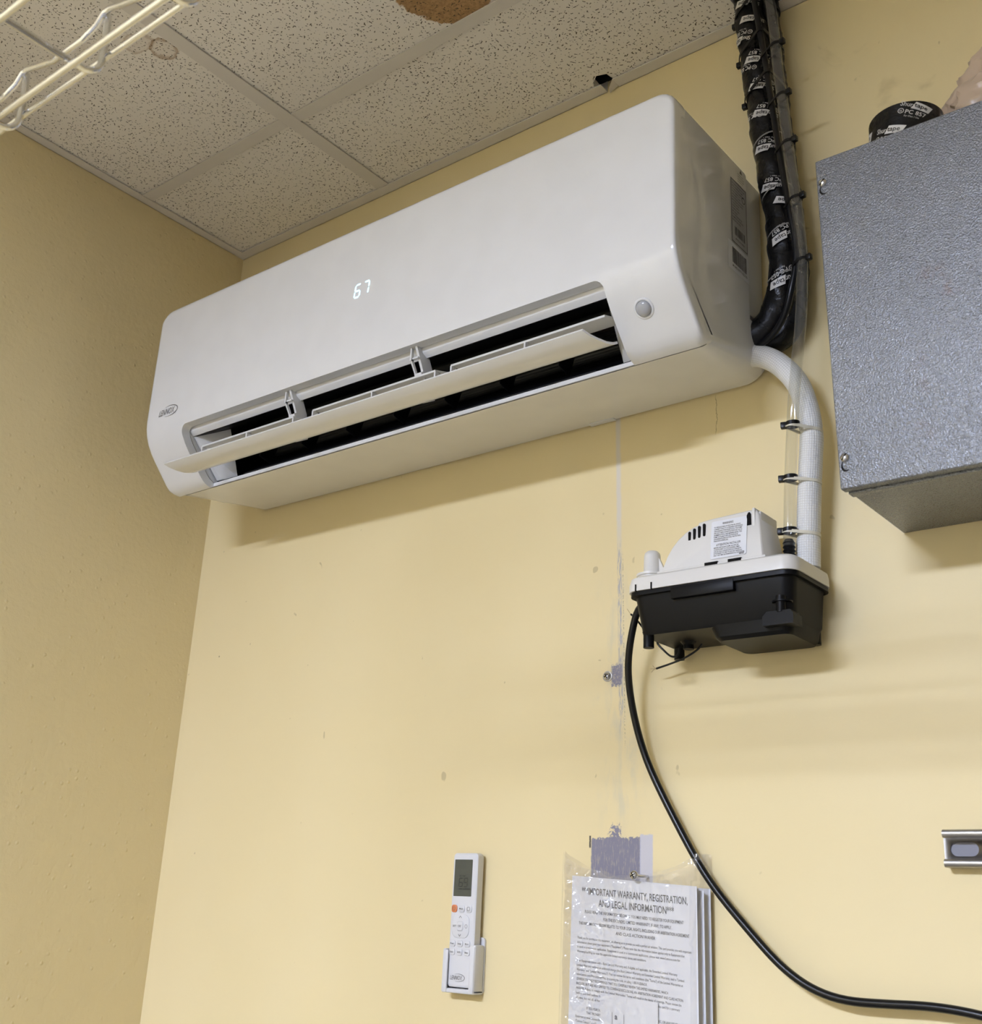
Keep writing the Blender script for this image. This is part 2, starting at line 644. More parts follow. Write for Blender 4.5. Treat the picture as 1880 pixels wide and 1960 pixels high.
def spline(pts, step=.006):
    """Catmull-Rom through pts"""
    P = [Vector(p) for p in pts]
    P = [P[0] * 2 - P[1]] + P + [P[-1] * 2 - P[-2]]
    out = []
    for i in range(1, len(P) - 2):
        n = max(2, int((P[i + 1] - P[i]).length / step))
        for k in range(n):
            t = k / n
            a, b, c, d = P[i - 1], P[i], P[i + 1], P[i + 2]
            out.append(.5 * ((2 * b) + (c - a) * t + (2 * a - 5 * b + 4 * c - d) * t * t + (3 * b - a - 3 * c + d) * t ** 3))
    out.append(P[-2])
    return out


def smooth_pts(pts, k=2):
    for _ in range(k):
        q = [pts[0]]
        for i in range(1, len(pts) - 1):
            q.append(pts[i - 1] * .25 + pts[i] * .5 + pts[i + 1] * .25)
        pts = q + [pts[-1]]
    return pts


def empty(name, loc, label, cat, group=None):
    o = bpy.data.objects.new(name, None)
    o.empty_display_size = .05
    o.location = loc
    COL.objects.link(o)
    return tag(o, label, cat, group)


def tag(o, label, cat, group=None):
    o['label'] = label
    o['category'] = cat
    if group:
        o['group'] = group
    return o


def struct(o, label=None):
    o['kind'] = 'structure'
    if label:
        o['label'] = label
    return o


def stuff(o):
    o['kind'] = 'stuff'
    return o


def boolean(target, cutter):
    md = target.modifiers.new('cut', 'BOOLEAN')
    md.operation = 'DIFFERENCE'
    md.solver = 'EXACT'
    md.object = cutter
    dg = bpy.context.evaluated_depsgraph_get()
    me = bpy.data.meshes.new_from_object(target.evaluated_get(dg))
    target.modifiers.clear()
    old = target.data
    target.data = me
    bpy.data.meshes.remove(old)


_tc = {}


def text2d(body, size=1.0, align='LEFT', bold=0.0, shear=0.0, sx=1.0, spacing=1.0, line=1.0):
    """flat glyph mesh -> (verts2d, faces)"""
    key = (body, align, bold, shear, spacing, line)
    if key not in _tc:
        cu = bpy.data.curves.new('t', 'FONT')
        cu.body = body
        cu.align_x = align
        cu.offset = bold
        cu.shear = shear
        cu.space_character = spacing
        cu.space_line = line
        cu.resolution_u = 2
        cu.fill_mode = 'FRONT'
        o = bpy.data.objects.new('t', cu)
        COL.objects.link(o)
        dg = bpy.context.evaluated_depsgraph_get()
        me = bpy.data.meshes.new_from_object(o.evaluated_get(dg))
        _tc[key] = ([(v.co.x, v.co.y) for v in me.vertices], [tuple(p.vertices) for p in me.polygons])
        bpy.data.meshes.remove(me)
        bpy.data.objects.remove(o)
        bpy.data.curves.remove(cu)
    vs, fs = _tc[key]
    return [(a * size * sx, b * size) for a, b in vs], fs


def add_text(mb, body, fn, size, u0=0.0, v0=0.0, fit=None, **kw):
    """fn maps (u,v) to 3D; optional fit=(width) squeezes the line to a width"""
    vs, fs = text2d(body, size, **kw)
    if fit and vs:
        wd = max(p[0] for p in vs) - min(p[0] for p in vs)
        if wd > 1e-9:
            vs = [(a * fit / wd, b) for a, b in vs]
    b = len(mb.v)
    mb.v += [tuple(fn(u0 + a, v0 + c)) for a, c in vs]
    mb.f += [tuple(b + i for i in f) for f in fs]


def add_shape(mb, pts, fn):
    mb.poly([fn(a, b) for a, b in pts])


def add_ring(mb, fn, cu, cv, rx, ry, w0, a0=0, a1=360, n=24, w1=None):
    """elliptical arc stroke, width w0 -> w1 -> w0"""
    w1 = w0 if w1 is None else w1
    rows = []
    for i in range(n + 1):
        t = i / n
        a = math.radians(a0 + (a1 - a0) * t)
        ww = w0 + (w1 - w0) * math.sin(PI * t)
        c, s = math.cos(a), math.sin(a)
        rows.append([fn(cu + (rx - ww / 2) * c, cv + (ry - ww / 2) * s), fn(cu + (rx + ww / 2) * c, cv + (ry + ww / 2) * s)])
    mb.grid(rows)


def rrect(x0, x1, z0, z1, r, n=5):
    pts = []
    for cx, cz, a0 in ((x1 - r, z1 - r, 0), (x0 + r, z1 - r, 90), (x0 + r, z0 + r, 180), (x1 - r, z0 + r, 270)):
        for i in range(n + 1):
            a = math.radians(a0 + 90 * i / n)
            pts.append((cx + r * math.cos(a), cz + r * math.sin(a)))
    return pts


# ================================================================== THE ROOM
X1, Y1 = 3.60, -5.20
def slab(name, x0, x1, y0, y1, z0, z1, mat, label=None):
    return struct(MB().box(x0, x1, y0, y1, z0, z1).build(name, mat, smooth=0), label)

wbm = MB()
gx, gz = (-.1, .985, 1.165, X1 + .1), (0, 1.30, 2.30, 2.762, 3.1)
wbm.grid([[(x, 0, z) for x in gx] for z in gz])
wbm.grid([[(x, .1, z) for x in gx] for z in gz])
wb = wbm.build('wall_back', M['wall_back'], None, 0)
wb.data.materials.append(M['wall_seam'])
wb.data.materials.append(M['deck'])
for f_ in wb.data.polygons:
    if .985 < f_.center.x < 1.165 and 1.3 < f_.center.z < 2.3:
        f_.material_index = 1
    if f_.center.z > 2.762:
        f_.material_index = 2  # wall above the tiles coloured near-black to stand for the unlit plenum
struct(wb, 'yellow painted wall with a patched vertical seam')
slab('wall_left', -.1, 0, Y1, 0, 0, 3.1, M['wall_side'], 'plain stippled yellow wall left of the air conditioner')
slab('wall_right', X1, X1 + .1, Y1, 0, 0, 3.1, M['wall_plain'])
slab('wall_front', -.1, X1 + .1, Y1 - .1, Y1, 0, 3.1, M['wall_plain'])
slab('floor', -.1, X1 + .1, Y1 - .1, .1, -.1, 0, M['floor'])

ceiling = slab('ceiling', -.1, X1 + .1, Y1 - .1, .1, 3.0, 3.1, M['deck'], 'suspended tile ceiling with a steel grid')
TX = [0.474, 1.693, 2.912]
TY = [-.282 - .61 * i for i in range(9)]
xs = [0.0] + TX + [X1]
ys = [0.0] + TY + [Y1]
TR = (.474, 1.693, TY[5], TY[6])          # bay of the troffer: y -3.33 .. -3.94
# tiles, resting on the grid flanges
PIPE_HOLE = (1.275, 1.43)
def tile(x0, x1, y0, y1):
    m = MB().box(x0, x1, y0, y1, H + .0025, H + .018)
    o = m.build('ceiling_tile', M['tile'] if (x0 < 1.7 and y0 > -1.6) else M['tile_plain'], ceiling, 0)
    return o
for i in range(len(xs) - 1):
    for j in range(len(ys) - 1):
        if abs(xs[i] - TR[0]) < .01 and abs(ys[j] - TR[2]) < .01:
            continue
        a0, a1, b1, b0 = xs[i] + .004, xs[i + 1] - .004, ys[j] - .004, ys[j + 1] + .004
        if i == 1 and j == 0:
            # notched around the pipes: L of two rectangles around the hole, one closed mesh
            p = [(a0, b0), (a1, b0), (a1, b1), (1.470, b1), (1.470, -.088), (1.301, -.088), (1.301, b1), (1.046, b1), (1.040, -.038), (1.022, -.044), (1.006, -.030), (1.004, b1), (a0, b1)]
            MB().prism(p, 'z', H + .0025, H + .018).build('ceiling_tile', M['tile'], ceiling, 0)
        else:
            tile(a0, a1, b0, b1)
# grid: inverted tees
def tee(name, x0, x1, y0, y1, along):
    m = MB()
    m.box(x0, x1, y0, y1, H - .0012, H + .0008)
    if along == 'y':
        c = (x0 + x1) / 2
        m.box(c - .001, c + .001, y0, y1, H + .0008, H + .035)
    else:
        c = (y0 + y1) / 2
        m.box(x0, x1, c - .001, c + .001, H + .0008, H + .035)
    m.build(name, M['tee'], ceiling, 0)
for x in TX:
    tee('main_tee', x - .0155, x + .0155, Y1 + .024, -.0240, 'y')
for i in range(len(xs) - 1):
    for k, y in enumerate(TY):
        dy = .003 if (i == 0 and k == 0) else 0
        tee('cross_tee', xs[i] + (.0157 if i else .0225), xs[i + 1] - .0157 if i < 3 else X1 - .0225, y - .0125 - dy, y + .0125 - dy, 'x')
# wall angles
def angle(pts_flange, pts_leg):
    m = MB()
    m.box(*pts_flange)
    m.box(*pts_leg)
    m.build('wall_angle', M['tee'], ceiling, 0)
for a, b in ((0.0, 1.018), (1.043, X1)):
    angle((a, b, -.0235, 0, H - .0015, H + .0005), (a, b, -.0012, 0, H - .0015, H + .022))
angle((0, .022, Y1, -.0235, H - .0015, H + .0005), (0, .0012, Y1, -.0235, H - .0015, H + .022))
angle((X1 - .022, X1, Y1, -.0235, H - .0015, H + .0005), (X1 - .0012, X1, Y1, -.0235, H - .0015, H + .022))
angle((.022, X1 - .022, Y1, Y1 + .0235, H - .0015, H + .0005), (.022, X1 - .022, Y1, Y1 + .0012, H - .0015, H + .022))
# torn flange bent down at the gap
m = MB()
fl = [(1.043, -.0235), (1.043, -.002), (1.026, -.004), (1.030, -.014)]
m.loft([[(q[0], q[1], H - (1.043 - q[0]) * .55) for q in fl], [(q[0], q[1], H + .0008 - (1.043 - q[0]) * .55) for q in fl]])
m.build('bent_flange', M['tee'], ceiling, 0)

# ------------------------------------------------------------------ recessed light fixture (behind the camera)
lt = empty('ceiling_light', (1.0835, (TR[2] + TR[3]) / 2, H), 'recessed fluorescent ceiling troffer behind the camera', 'light')
x0, x1, y0, y1 = TR[0] + .016, TR[1] - .016, TR[3] + .013, TR[2] - .013
m = MB()
for q in ((x0, x1, y0, y0 + .03), (x0, x1, y1 - .03, y1), (x0, x0 + .03, y0 + .03, y1 - .03), (x1 - .03, x1, y0 + .03, y1 - .03)):
    m.box(*q, H - .001, H + .012)
m.build('frame', M['tee'], lt, 0)
MB().box(x0 + .03, x1 - .03, y0 + .03, y1 - .03, H + .001, H + .006).build('lens', M['lamp'], lt, 0)
MB().box(x0, x1, y0, y1, H + .02, H + .10).build('housing', M['tee'], lt, 0)

# ================================================================== AIR CONDITIONER
AX0, AX1 = .155, 1.320
AC = empty('air_conditioner', (.7375, 0, 2.052), 'white wall-mounted split air conditioner with open louver', 'air conditioner')
YF, ZT = -.287, 2.419
CHIN = [(-.2868, 2.178), (-.2855, 2.164), (-.282, 2.149), (-.276, 2.134), (-.267, 2.119), (-.2555, 2.1045), (-.243, 2.090),
        (-.232, 2.0775), (-.2235, 2.0675), (-.215, 2.0595), (-.206, 2.0545), (-.196, 2.052)]


def arc(cx, cz, r, a0, a1, n):
    return [(cx + r * math.cos(math.radians(a0 + (a1 - a0) * i / n)), cz + r * math.sin(math.radians(a0 + (a1 - a0) * i / n))) for i in range(n + 1)]


def drop(dx, R):
    return R - math.sqrt(max(R * R - (R - dx) ** 2, 0)) if dx < R else 0.0


def stations(x0, x1, rs):
    d = sorted({0.0, .0006, .0018, .004, .008, .014, .02, .026, .032, .038})
    return [x0 + q for q in d] + [x0 + .2, (x0 + x1) / 2, x1 - .2] + [x1 - q for q in reversed(d)]


def cover_section(x):
    dx = min(x - AX0, AX1 - x)
    zt = ZT - drop(dx, .030)
    yi = drop(dx, .005)
    zb = 2.052 + drop(dx, .014)
    out = [(-.255, zt)] + arc(YF + .014 + yi, zt - .014, .014, 90, 180, 6) + [(YF + yi, 2.30), (YF + yi, 2.20)]
    out += [(p[0] + yi * .8, max(p[1] + yi * .6, zb)) for p in CHIN]
    inn = [(p[0] + .0135, max(p[1] + .0095, zb + .004)) for p in reversed(CHIN)]
    inn += [(YF + .0165, 2.30), (YF + .0165, zt - .02), (YF + .022, zt - .010), (-.255, zt - .008)]
    return [(x, a, b) for a, b in out + inn]


cover = MB().loft([cover_section(x) for x in stations(AX0, AX1, 0)]).build('front_cover', M['ac'], AC, 32)


def chassis_section(x):
    dx = min(x - AX0 - .0018, AX1 - .0018 - x)
    zt = ZT - drop(dx + .0018, .030) - .0012
    def zb(y):
        t = (y + .196) / .193
        return 2.056 + t * .023 + drop(dx, .013 + .030 * max(t, 0))
    p = [(-.2510, zt), (-.068, zt), (-.066, zt - .002), (-.066, 2.15), (-.004, 2.15), (-.004, zb(-.004)), (-.10, zb(-.10)), (-.185, zb(-.185))]
    inn = [(q[0] + .0155, q[1] + .0112) for q in reversed(CHIN)]
    inn += [(YF + .0190, 2.30), (YF + .0190, zt - .022), (YF + .0245, zt - .0108), (-.2510, zt - .0088)]
    p += [(a, max(b, zb(-.185) + .0005)) for a, b in inn]
    return [(x, a, b) for a, b in p]


chassis = MB().loft([chassis_section(x) for x in stations(AX0 + .0018, AX1 - .0018, 0)]).build('chassis', M['ac'], AC, 32)
# narrower rear frame against the wall
m = MB()
m.box(AX0 + .012, AX1 - .010, -.0665, -.0005, 2.168, 2.408, .004)
m.build('rear_frame', M['ac'], AC, 32)

# outlet opening
OX0, OX1 = .262, 1.203
r = .016
cutA = [(OX1, 1.98), (OX1, 2.150 - r)] + arc(OX1 - r, 2.150 - r, r, 0, 90, 6)[1:] + arc(OX0 + r, 2.150 - r, r, 90, 180, 6) + [(OX0, 1.98)]
ca = MB().prism(cutA, 'y', -.40, -.19).build('cutter', M['ac'])
boolean(cover, ca)
bpy.data.objects.remove(ca)
cutB = [(-.36, 2.156), (-.274, 2.1515), (-.250, 2.1385), (-.108, 2.215), (-.068, 2.168), (-.150, 2.074), (-.186, 2.066), (-.194, 1.99), (-.36, 1.99)]
cb = MB().prism(cutB, 'x', OX0 - .002, OX1 + .002).build('cutter', M['ac'])
boolean(chassis, cb)
bpy.data.objects.remove(cb)
for o in (cover, chassis):
    for p in o.data.polygons:
        p.use_smooth = True
    o.data.set_sharp_from_angle(angle=math.radians(32))
# gap-filling lip under the cover edge (visible grey ledge) and duct liner
liner = MB()
dp = [(-.2475, 2.1375), (-.109, 2.2115), (-.0705, 2.168), (-.151, 2.0765), (-.1835, 2.0685)]
dx0, dx1 = OX0 + .001, OX1 - .001
liner.grid([[(dx0, a, b) for a, b in dp], [(dx1, a, b) for a, b in dp]])
for xx in (dx0, dx1):
    liner.poly([(xx, a, b) for a, b in dp])
liner.build('duct_liner', M['duct'], AC, 0)
# sloping white end walls of the outlet
for s, xe in ((1, OX0 + .0015), (-1, OX1 - .0015)):
    m = MB()
    A = [(xe, -.2495, 2.1365), (xe, -.200, 2.1615), (xe, -.165, 2.0755), (xe, -.1845, 2.0695)]
    Bq = [(xe + s * .0015, -.2495, 2.1365), (xe + s * .042, -.200, 2.1615), (xe + s * .036, -.165, 2.0755), (xe + s * .012, -.1845, 2.0695)]
    m.loft([A, Bq])
    m.build('outlet_end_wall', M['ac_matte'], AC, 20)
# cross-flow fan drum and vertical vanes inside
m = MB()
fan = []
for i in range(72):
    a = 2 * PI * i / 72
    rr = .036 if i % 2 else .032
    fan.append((-.115 + rr * math.cos(a), 2.168 + rr * math.sin(a)))
m.prism(fan, 'x', .33, 1.14)
m.build('fan_drum', M['duct_fin'], AC, 0)
for i in range(7):
    xv = .40 + i * .112
    MB().prism([(-.200, 2.086), (-.172, 2.079), (-.160, 2.115), (-.192, 2.128)], 'x', xv, xv + .0015).build('vane', M['duct'], AC, 0)
m = 0
for k, yy in enumerate((-.178, -.168, -.158)):
    MB().box(.335, 1.125, yy, yy + .0015, 2.0715 + k * .0025, 2.0735 + k * .0025).build('guide_bar', M['duct_fin'], AC, 0)


def slat(sec, th, L, Rr, n=4):
    """thin curved blade: sec = list of (y,z); L/Rr = x ends per section point"""
    rows = []
    k = len(sec)
    top = []
    for i, (a, b) in enumerate(sec):
        p, q = sec[max(i - 1, 0)], sec[min(i + 1, k - 1)]
        d = Vector((q[0] - p[0], q[1] - p[1])).normalized()
        top.append((a - d.y * th, b + d.x * th))
    for t in (0, .004, .3, .5, .7, .996, 1):
        row = []
        for i, (a, b) in enumerate(sec):
            row.append((L[i] + (Rr[i] - L[i]) * t, a, b))
        for i in reversed(range(k)):
            row.append((L[i] + (Rr[i] - L[i]) * t, top[i][0], top[i][1]))
        rows.append(row)
    return MB().loft(rows)


sec = [(-.3015, 2.0655), (-.292, 2.0605), (-.280, 2.0575), (-.266, 2.0565), (-.252, 2.0600), (-.243, 2.0650)]
slat(sec, .0035, [.256, .262, .268, .274, .279, .282], [1.185, 1.190, 1.196, 1.201, 1.204, 1.205]).build('louver', M['ac'], AC, 40)
sec2 = [(-.262, 2.1015), (-.240, 2.107), (-.215, 2.113)]
for a, b in ((.306, .562), (.602, .886), (.910, 1.199)):
    slat(sec2, .003, [a + .004, a + .002, a], [b - .004, b - .002, b]).build('inner_louver', M['ac_matte'], AC, 40)
    for xx in (a + .003, (a + b) / 2, b - .006):
        if xx < 1.19:
            MB().box(xx, xx + .003, -.2625, -.2515, 2.0655, 2.1025).build('louver_post', M['ac_matte'], AC, 0)
for xa in (.553, .846):
    m = MB()
    ar = [(-.274, 2.150), (-.252, 2.156), (-.232, 2.118), (-.224, 2.075), (-.247, 2.062), (-.250, 2.10), (-.258, 2.118)]
    m.prism(ar, 'x', xa, xa + .0045)
    m.box(xa - .010, xa - .007, -.273, -.268, 2.128, 2.150)
    m.prism([(-.273, 2.130), (-.268, 2.132), (-.256, 2.112), (-.260, 2.110)], 'x', xa - .010, xa - .007)
    m.prism([(-.2605, 2.110), (-.256, 2.113), (-.2535, 2.106), (-.258, 2.104)], 'x', xa - .010, xa + .0045)
    m.box(xa - .010, xa + .0045, -.2705, -.266, 2.131, 2.1335)
    m.build('louver_arm', M['ac_matte'], AC, 0)
# presence sensor
def chin_frame(z):
    for a, b in zip(CHIN[:-1], CHIN[1:]):
        if a[1] >= z >= b[1]:
            t = (a[1] - z) / (a[1] - b[1])
            y = a[0] + (b[0] - a[0]) * t
            d = Vector((0, b[0] - a[0], b[1] - a[1])).normalized()
            return y, d
    return YF, Vector((0, 0, -1))
zs_ = 2.101
ysn, dsn = chin_frame(zs_)
nsn = Vector((0, dsn.z, -dsn.y)).normalized()
if nsn.y > 0:
    nsn = -nsn
sc_ = Vector((1.2525, ysn, zs_))
u_, v_ = Vector((1, 0, 0)), -dsn
def disc(prof, name, mat, seg=28):
    rows = []
    for rr, h in prof:
        rows.append([sc_ + u_ * (rr * math.cos(2 * PI * i / seg)) + v_ * (rr * math.sin(2 * PI * i / seg)) + nsn * h for i in range(seg)])
    mm = MB()
    mm.loft(rows)
    return mm.build(name, mat, AC, 50)
disc([(.0150, -.003), (.0150, .0006), (.0140, .0014), (.0122, .0012), (.0116, -.002)], 'sensor_ring', M['ac'])
disc([(.0112, -.002), (.0110, .0022), (.0095, .0042), (.0065, .0056), (.003, .0062), (.0008, .0063)], 'sensor_lens', M['sensor'])

# lit temperature display: 67
def flat_ac(off):
    return lambda u, v: (u, YF - off, v)
led = MB()
def seg7(mb, fn, u0, v0, wd, ht, on, th, slant=.12):
    def P(a, b):
        return fn(u0 + a + b * slant, v0 + b)
    g = th * .22
    h2 = ht / 2
    S = {'a': ((g, ht), (wd - g, ht), 'h'), 'g': ((g, h2), (wd - g, h2), 'h'), 'd': ((g, 0), (wd - g, 0), 'h'),
         'f': ((0, h2 + g), (0, ht - g), 'v'), 'b': ((wd, h2 + g), (wd, ht - g), 'v'),
         'e': ((0, g), (0, h2 - g), 'v'), 'c': ((wd, g), (wd, h2 - g), 'v')}
    for k in on:
        (a0, b0), (a1, b1), o = S[k]
        t = th / 2
        if o == 'h':
            q = [(a0, b0), (a0 + t, b0 + t), (a1 - t, b1 + t), (a1, b1), (a1 - t, b1 - t), (a0 + t, b0 - t)]
        else:
            q = [(a0, b0), (a0 + t, b0 + t), (a1 + t, b1 - t), (a1, b1), (a1 - t, b1 - t), (a0 - t, b0 + t)]
        mb.poly([P(*p) for p in q])
seg7(led, flat_ac(.0004), .7085, 2.2735, .0120, .0235, 'afgedc', .0031)
seg7(led, flat_ac(.0004), .7285, 2.2735, .0120, .0235, 'abc', .0031)
stuff(led.build('display_digits', M['led'], AC, 0))


def lennox(mb, fn, s):
    """word mark inside an open ellipse; s = word length"""
    add_text(mb, 'LENNOX', fn, s * .30, 0, 0, fit=s * .83, bold=.004, shear=.32)
    add_ring(mb, fn, s * .55, s * .105, s * .44, s * .185, s * .008, -118, 122, 36, w1=s * .036)
    add_ring(mb, fn, s * .93, -s * .06, s * .014, s * .014, s * .005, 0, 360, 10)


m = MB()
lennox(m, lambda u, v: (.194 + u, chin_frame(2.18 + v)[0] - .0005 if 2.18 + v < 2.178 else YF - .0004, 2.180 + v), .058)
stuff(m.build('brand_mark', M['ink_grey'], AC, 0))

# stickers on the right-hand side
SX = AX1 - .0018 + .0004
def side(off=0.0):
    return lambda u, v: (SX + off, u, v)
m = MB()
m.poly([(SX, -.119, 2.255), (SX, -.0675, 2.255), (SX, -.0675, 2.367), (SX, -.119, 2.367)])
rl = m.build('rating_label', M['label_silver'], AC, 0)
ink = MB()
f = side(.0003)
def frame(mb, fn, u0, u1, v0, v1, w_):
    for q in ((u0, u1, v0, v0 + w_), (u0, u1, v1 - w_, v1), (u0, u0 + w_, v0, v1), (u1 - w_, u1, v0, v1)):
        mb.poly([fn(q[0], q[2]), fn(q[1], q[2]), fn(q[1], q[3]), fn(q[0], q[3])])
frame(ink, f, -.1175, -.069, 2.2565, 2.3655, .0012)
rows = [('AIR CONDITIONER INDOOR UNIT', .040), ('SPLIT SYSTEM HEAT PUMP', .034), ('VOLTAGE RATING 208/230V 60Hz', .038), ('RATED CURRENT  0.3 A', .026), ('REFRIGERANT  R-410A', .026), ('MAX PRESSURE HIGH 550 PSIG', .036),
        ('MAX PRESSURE LOW 340 PSIG', .034), ('COOLING CAPACITY', .022), ('HEATING CAPACITY', .022), ('FAN MOTOR OUTPUT', .022), ('NET WEIGHT', .016), ('FOR OUTDOOR UNIT SEE', .03), ('NAMEPLATE. SUITABLE FOR', .034), ('INDOOR USE ONLY', .026)]
for i, (s, wd) in enumerate(rows):
    add_text(ink, s, f, .0036, -.1145, 2.3575 - i * .0049, fit=wd, bold=.01)
random.seed(3)
def bars(mb, fn, u0, u1, v0, v1):
    u = u0
    while u < u1:
        wd = random.choice((.0005, .0008, .0012, .0016))
        mb.poly([fn(u, v0), fn(min(u + wd, u1), v0), fn(min(u + wd, u1), v1), fn(u, v1)])
        u += wd + random.choice((.0005, .0008, .0012))
bars(ink, f, -.108, -.076, 2.271, 2.2855)
add_ring(ink, f, -.078, 2.345, .005, .005, .0012, 0, 360, 18)
add_text(ink, 'MADE IN CHINA', f, .0036, -.106, 2.264, fit=.028, bold=.01)
stuff(ink.build('printed_text', M['ink'], rl, 0))
m = MB()
m.poly([side(.0002)(a, b) for a, b in ((-.130, 2.207), (-.067, 2.207), (-.067, 2.2535), (-.130, 2.2535))])
bl = m.build('barcode_label', M['label_white'], AC, 0)
ink = MB()
f = side(.0005)
bars(ink, f, -.118, -.0735, 2.220, 2.246)
add_text(ink, 'M 84210771102170', f, .0055, -.118, 2.213, fit=.045, bold=.01)
stuff(ink.build('barcode', M['ink'], bl, 0))
ink = MB()
for i, wd in enumerate((.018, .02, .02, .016)):
    add_text(ink, 'CAUTION RISK OF FIRE', side(.0002), .0032, -.095, 2.3835 - i * .0042, fit=wd, bold=.01)
for q in (((-.088, 2.389), (-.080, 2.389), (-.084, 2.397)),):
    ink.poly([side(.0002)(*p) for p in q])
stuff(ink.build('caution_print', M['ink'], AC, 0))
# small clip notch under the bottom panel by the wall
m = MB()
m.box(1.0, 1.048, -.0135, -.0035, 2.0765, 2.0795)
m.build('bottom_clip', M['ac_matte'], AC, 0)

# ================================================================== PIPES, CABLE, TUBES
tape_root = empty('refrigerant_line_set', (1.291, -.04, 2.11), 'black tape-wrapped refrigerant pipes rising from the air conditioner to the ceiling', 'pipe')
PA = smooth_pts(spline([(1.312, -.05, 2.90), (1.318, -.05, 2.796), (1.324, -.05, 2.745), (1.329, -.05, 2.678), (1.334, -.05, 2.614), (1.342, -.05, 2.529), (1.35, -.05, 2.448),
                        (1.359, -.05, 2.368), (1.367, -.05, 2.301), (1.369, -.05, 2.238), (1.362, -.045, 2.19), (1.346, -.04, 2.157), (1.321, -.04, 2.136), (1.29, -.04, 2.124)], .004), 3)
PB = smooth_pts(spline([(1.340, -.032, 2.90), (1.344, -.03, 2.799), (1.347, -.03, 2.684), (1.353, -.03, 2.588), (1.360, -.03, 2.476), (1.368, -.03, 2.358), (1.374, -.03, 2.248),
                        (1.371, -.029, 2.188), (1.358, -.029, 2.138), (1.327, -.029, 2.122), (1.300, -.029, 2.118)], .004), 3)


def wrap(pitch, ph):
    def fn(s, a, r_):
        t = (s / pitch + a / (2 * PI) + ph) % 1.0
        lum = .0009 * math.sin(s * 61 + 2 * math.cos(a)) + .0007 * math.sin(s * 143 + 3 * a)
        return r_ + .0013 * (1 - t) + lum
    return fn


rA = [.0235 if 0 < i else .0235 for i in range(len(PA))]
MB().tube(PA, rA, 28, fn=wrap(.036, .2)).build('taped_pipe', M['tape'], tape_root, 50)
MB().tube(PB, .020, 24, fn=wrap(.034, .6)).build('taped_pipe', M['tape'], tape_root, 50)

# tape print, wrapped on the front pipe
CA_, TA_, NA_, BA_, SA_ = frames(PA)
LA = SA_[-1]


def on_pipe(s0, ang0, rot, r_, flipy=False):
    """(u,v) in a decal rotated by rot, centred at arc length s0 and polar angle ang0"""
    c, sn = math.cos(rot), math.sin(rot)
    def fn(u, v):
        lat = u * c - v * sn          # towards image right
        alo = u * sn + v * c          # towards the ceiling
        s = min(max(s0 - alo, 0), LA - 1e-6)
        k = 0
        lo, hi = 0, len(SA_) - 1
        while hi - lo > 1:
            k = (lo + hi) // 2
            if SA_[k] <= s:
                lo = k
            else:
                hi = k
        t = (s - SA_[lo]) / max(SA_[hi] - SA_[lo], 1e-9)
        C = CA_[lo].lerp(CA_[hi], t)
        N = NA_[lo].lerp(NA_[hi], t).normalized()
        B = BA_[lo].lerp(BA_[hi], t).normalized()
        a = ang0 + lat / r_ * ANG_SIGN
        return C + N * (r_ * math.cos(a)) + B * (r_ * math.sin(a))
    return fn


# B direction: T points down, N towards the room; find the sign that moves to +x
ANG_SIGN = 1.0 if BA_[len(BA_) // 3].x > 0 else -1.0


def tape_decal(wm, km, s, a0, rot, sc=1.0, what='full'):
    R = .0266
    f = on_pipe(s, a0, rot, R)
    f2 = on_pipe(s, a0, rot, R + .0003)
    def F(u, v): return f(u * sc, v * sc)
    def F2(u, v): return f2(u * sc, v * sc)
    if what in ('full', 'logo'):
        add_text(wm, 'Shur', F, .0105, -.0215, .002, fit=.0165, bold=.006)
        rows = []
        for i in range(7):
            u = -.0045 + .0245 * i / 6
            rows.append([F(u - .0022, -.0005), F(u + .0022, .0115)])
        wm.grid(rows)
        add_text(km, 'tape', F2, .0100, -.0030, .0030, fit=.018, bold=.004)
    if what in ('full', 'num'):
        add_text(wm, 'PC 857', F, .0092, -.0125, -.0095, fit=.0275, bold=.010)
        add_ring(wm, F, -.0180, -.0060, .0036, .0036, .0008, 0, 360, 18)
        add_text(wm, 'UL', F, .0042, -.0202, -.0076, fit=.0040, bold=.01)
        add_text(wm, 'For Class 1', F, .0040, -.010, -.0135, fit=.016)


aC = math.radians(24) * ANG_SIGN
def s_at_z(z):
    for i in range(len(CA_)):
        if CA_[i].z <= z:
            return SA_[i]
    return LA
for z, da, rot, what in ((2.722, -6, 165, 'full'), (2.690, 6, 168, 'logo'), (2.605, 5, 165, 'full'), (2.552, 6, 167, 'full'), (2.500, 6, 164, 'full'), (2.435, -8, 168, 'full'),
                         (2.362, -8, 164, 'full'), (2.330, 30, 166, 'logo'), (2.272, -4, 202, 'full'), (2.205, -8, 205, 'full'), (2.585, -52, 160, 'num'), (2.655, -50, 160, 'full'), (2.49, -56, 165, 'num')):
    wm, km = MB(), MB()
    tape_decal(wm, km, s_at_z(z), aC + math.radians(da) * ANG_SIGN, math.radians(rot), 1.0, what)
    stuff(wm.build('tape_lettering', M['tape_white'], tape_root, 0))
    if km.v:
        stuff(km.build('tape_lettering_black', M['tape'], tape_root, 0))

# print on the lower bend (rear pipe)
m = MB()
fb_ = on_pipe(s_at_z(2.158), aC + math.radians(38) * ANG_SIGN, math.radians(-80), .0262)
add_text(m, '857', fb_, .0120, -.010, -.004, fit=.019, bold=.010)
stuff(m.build('tape_lettering', M['tape_white'], tape_root, 0))
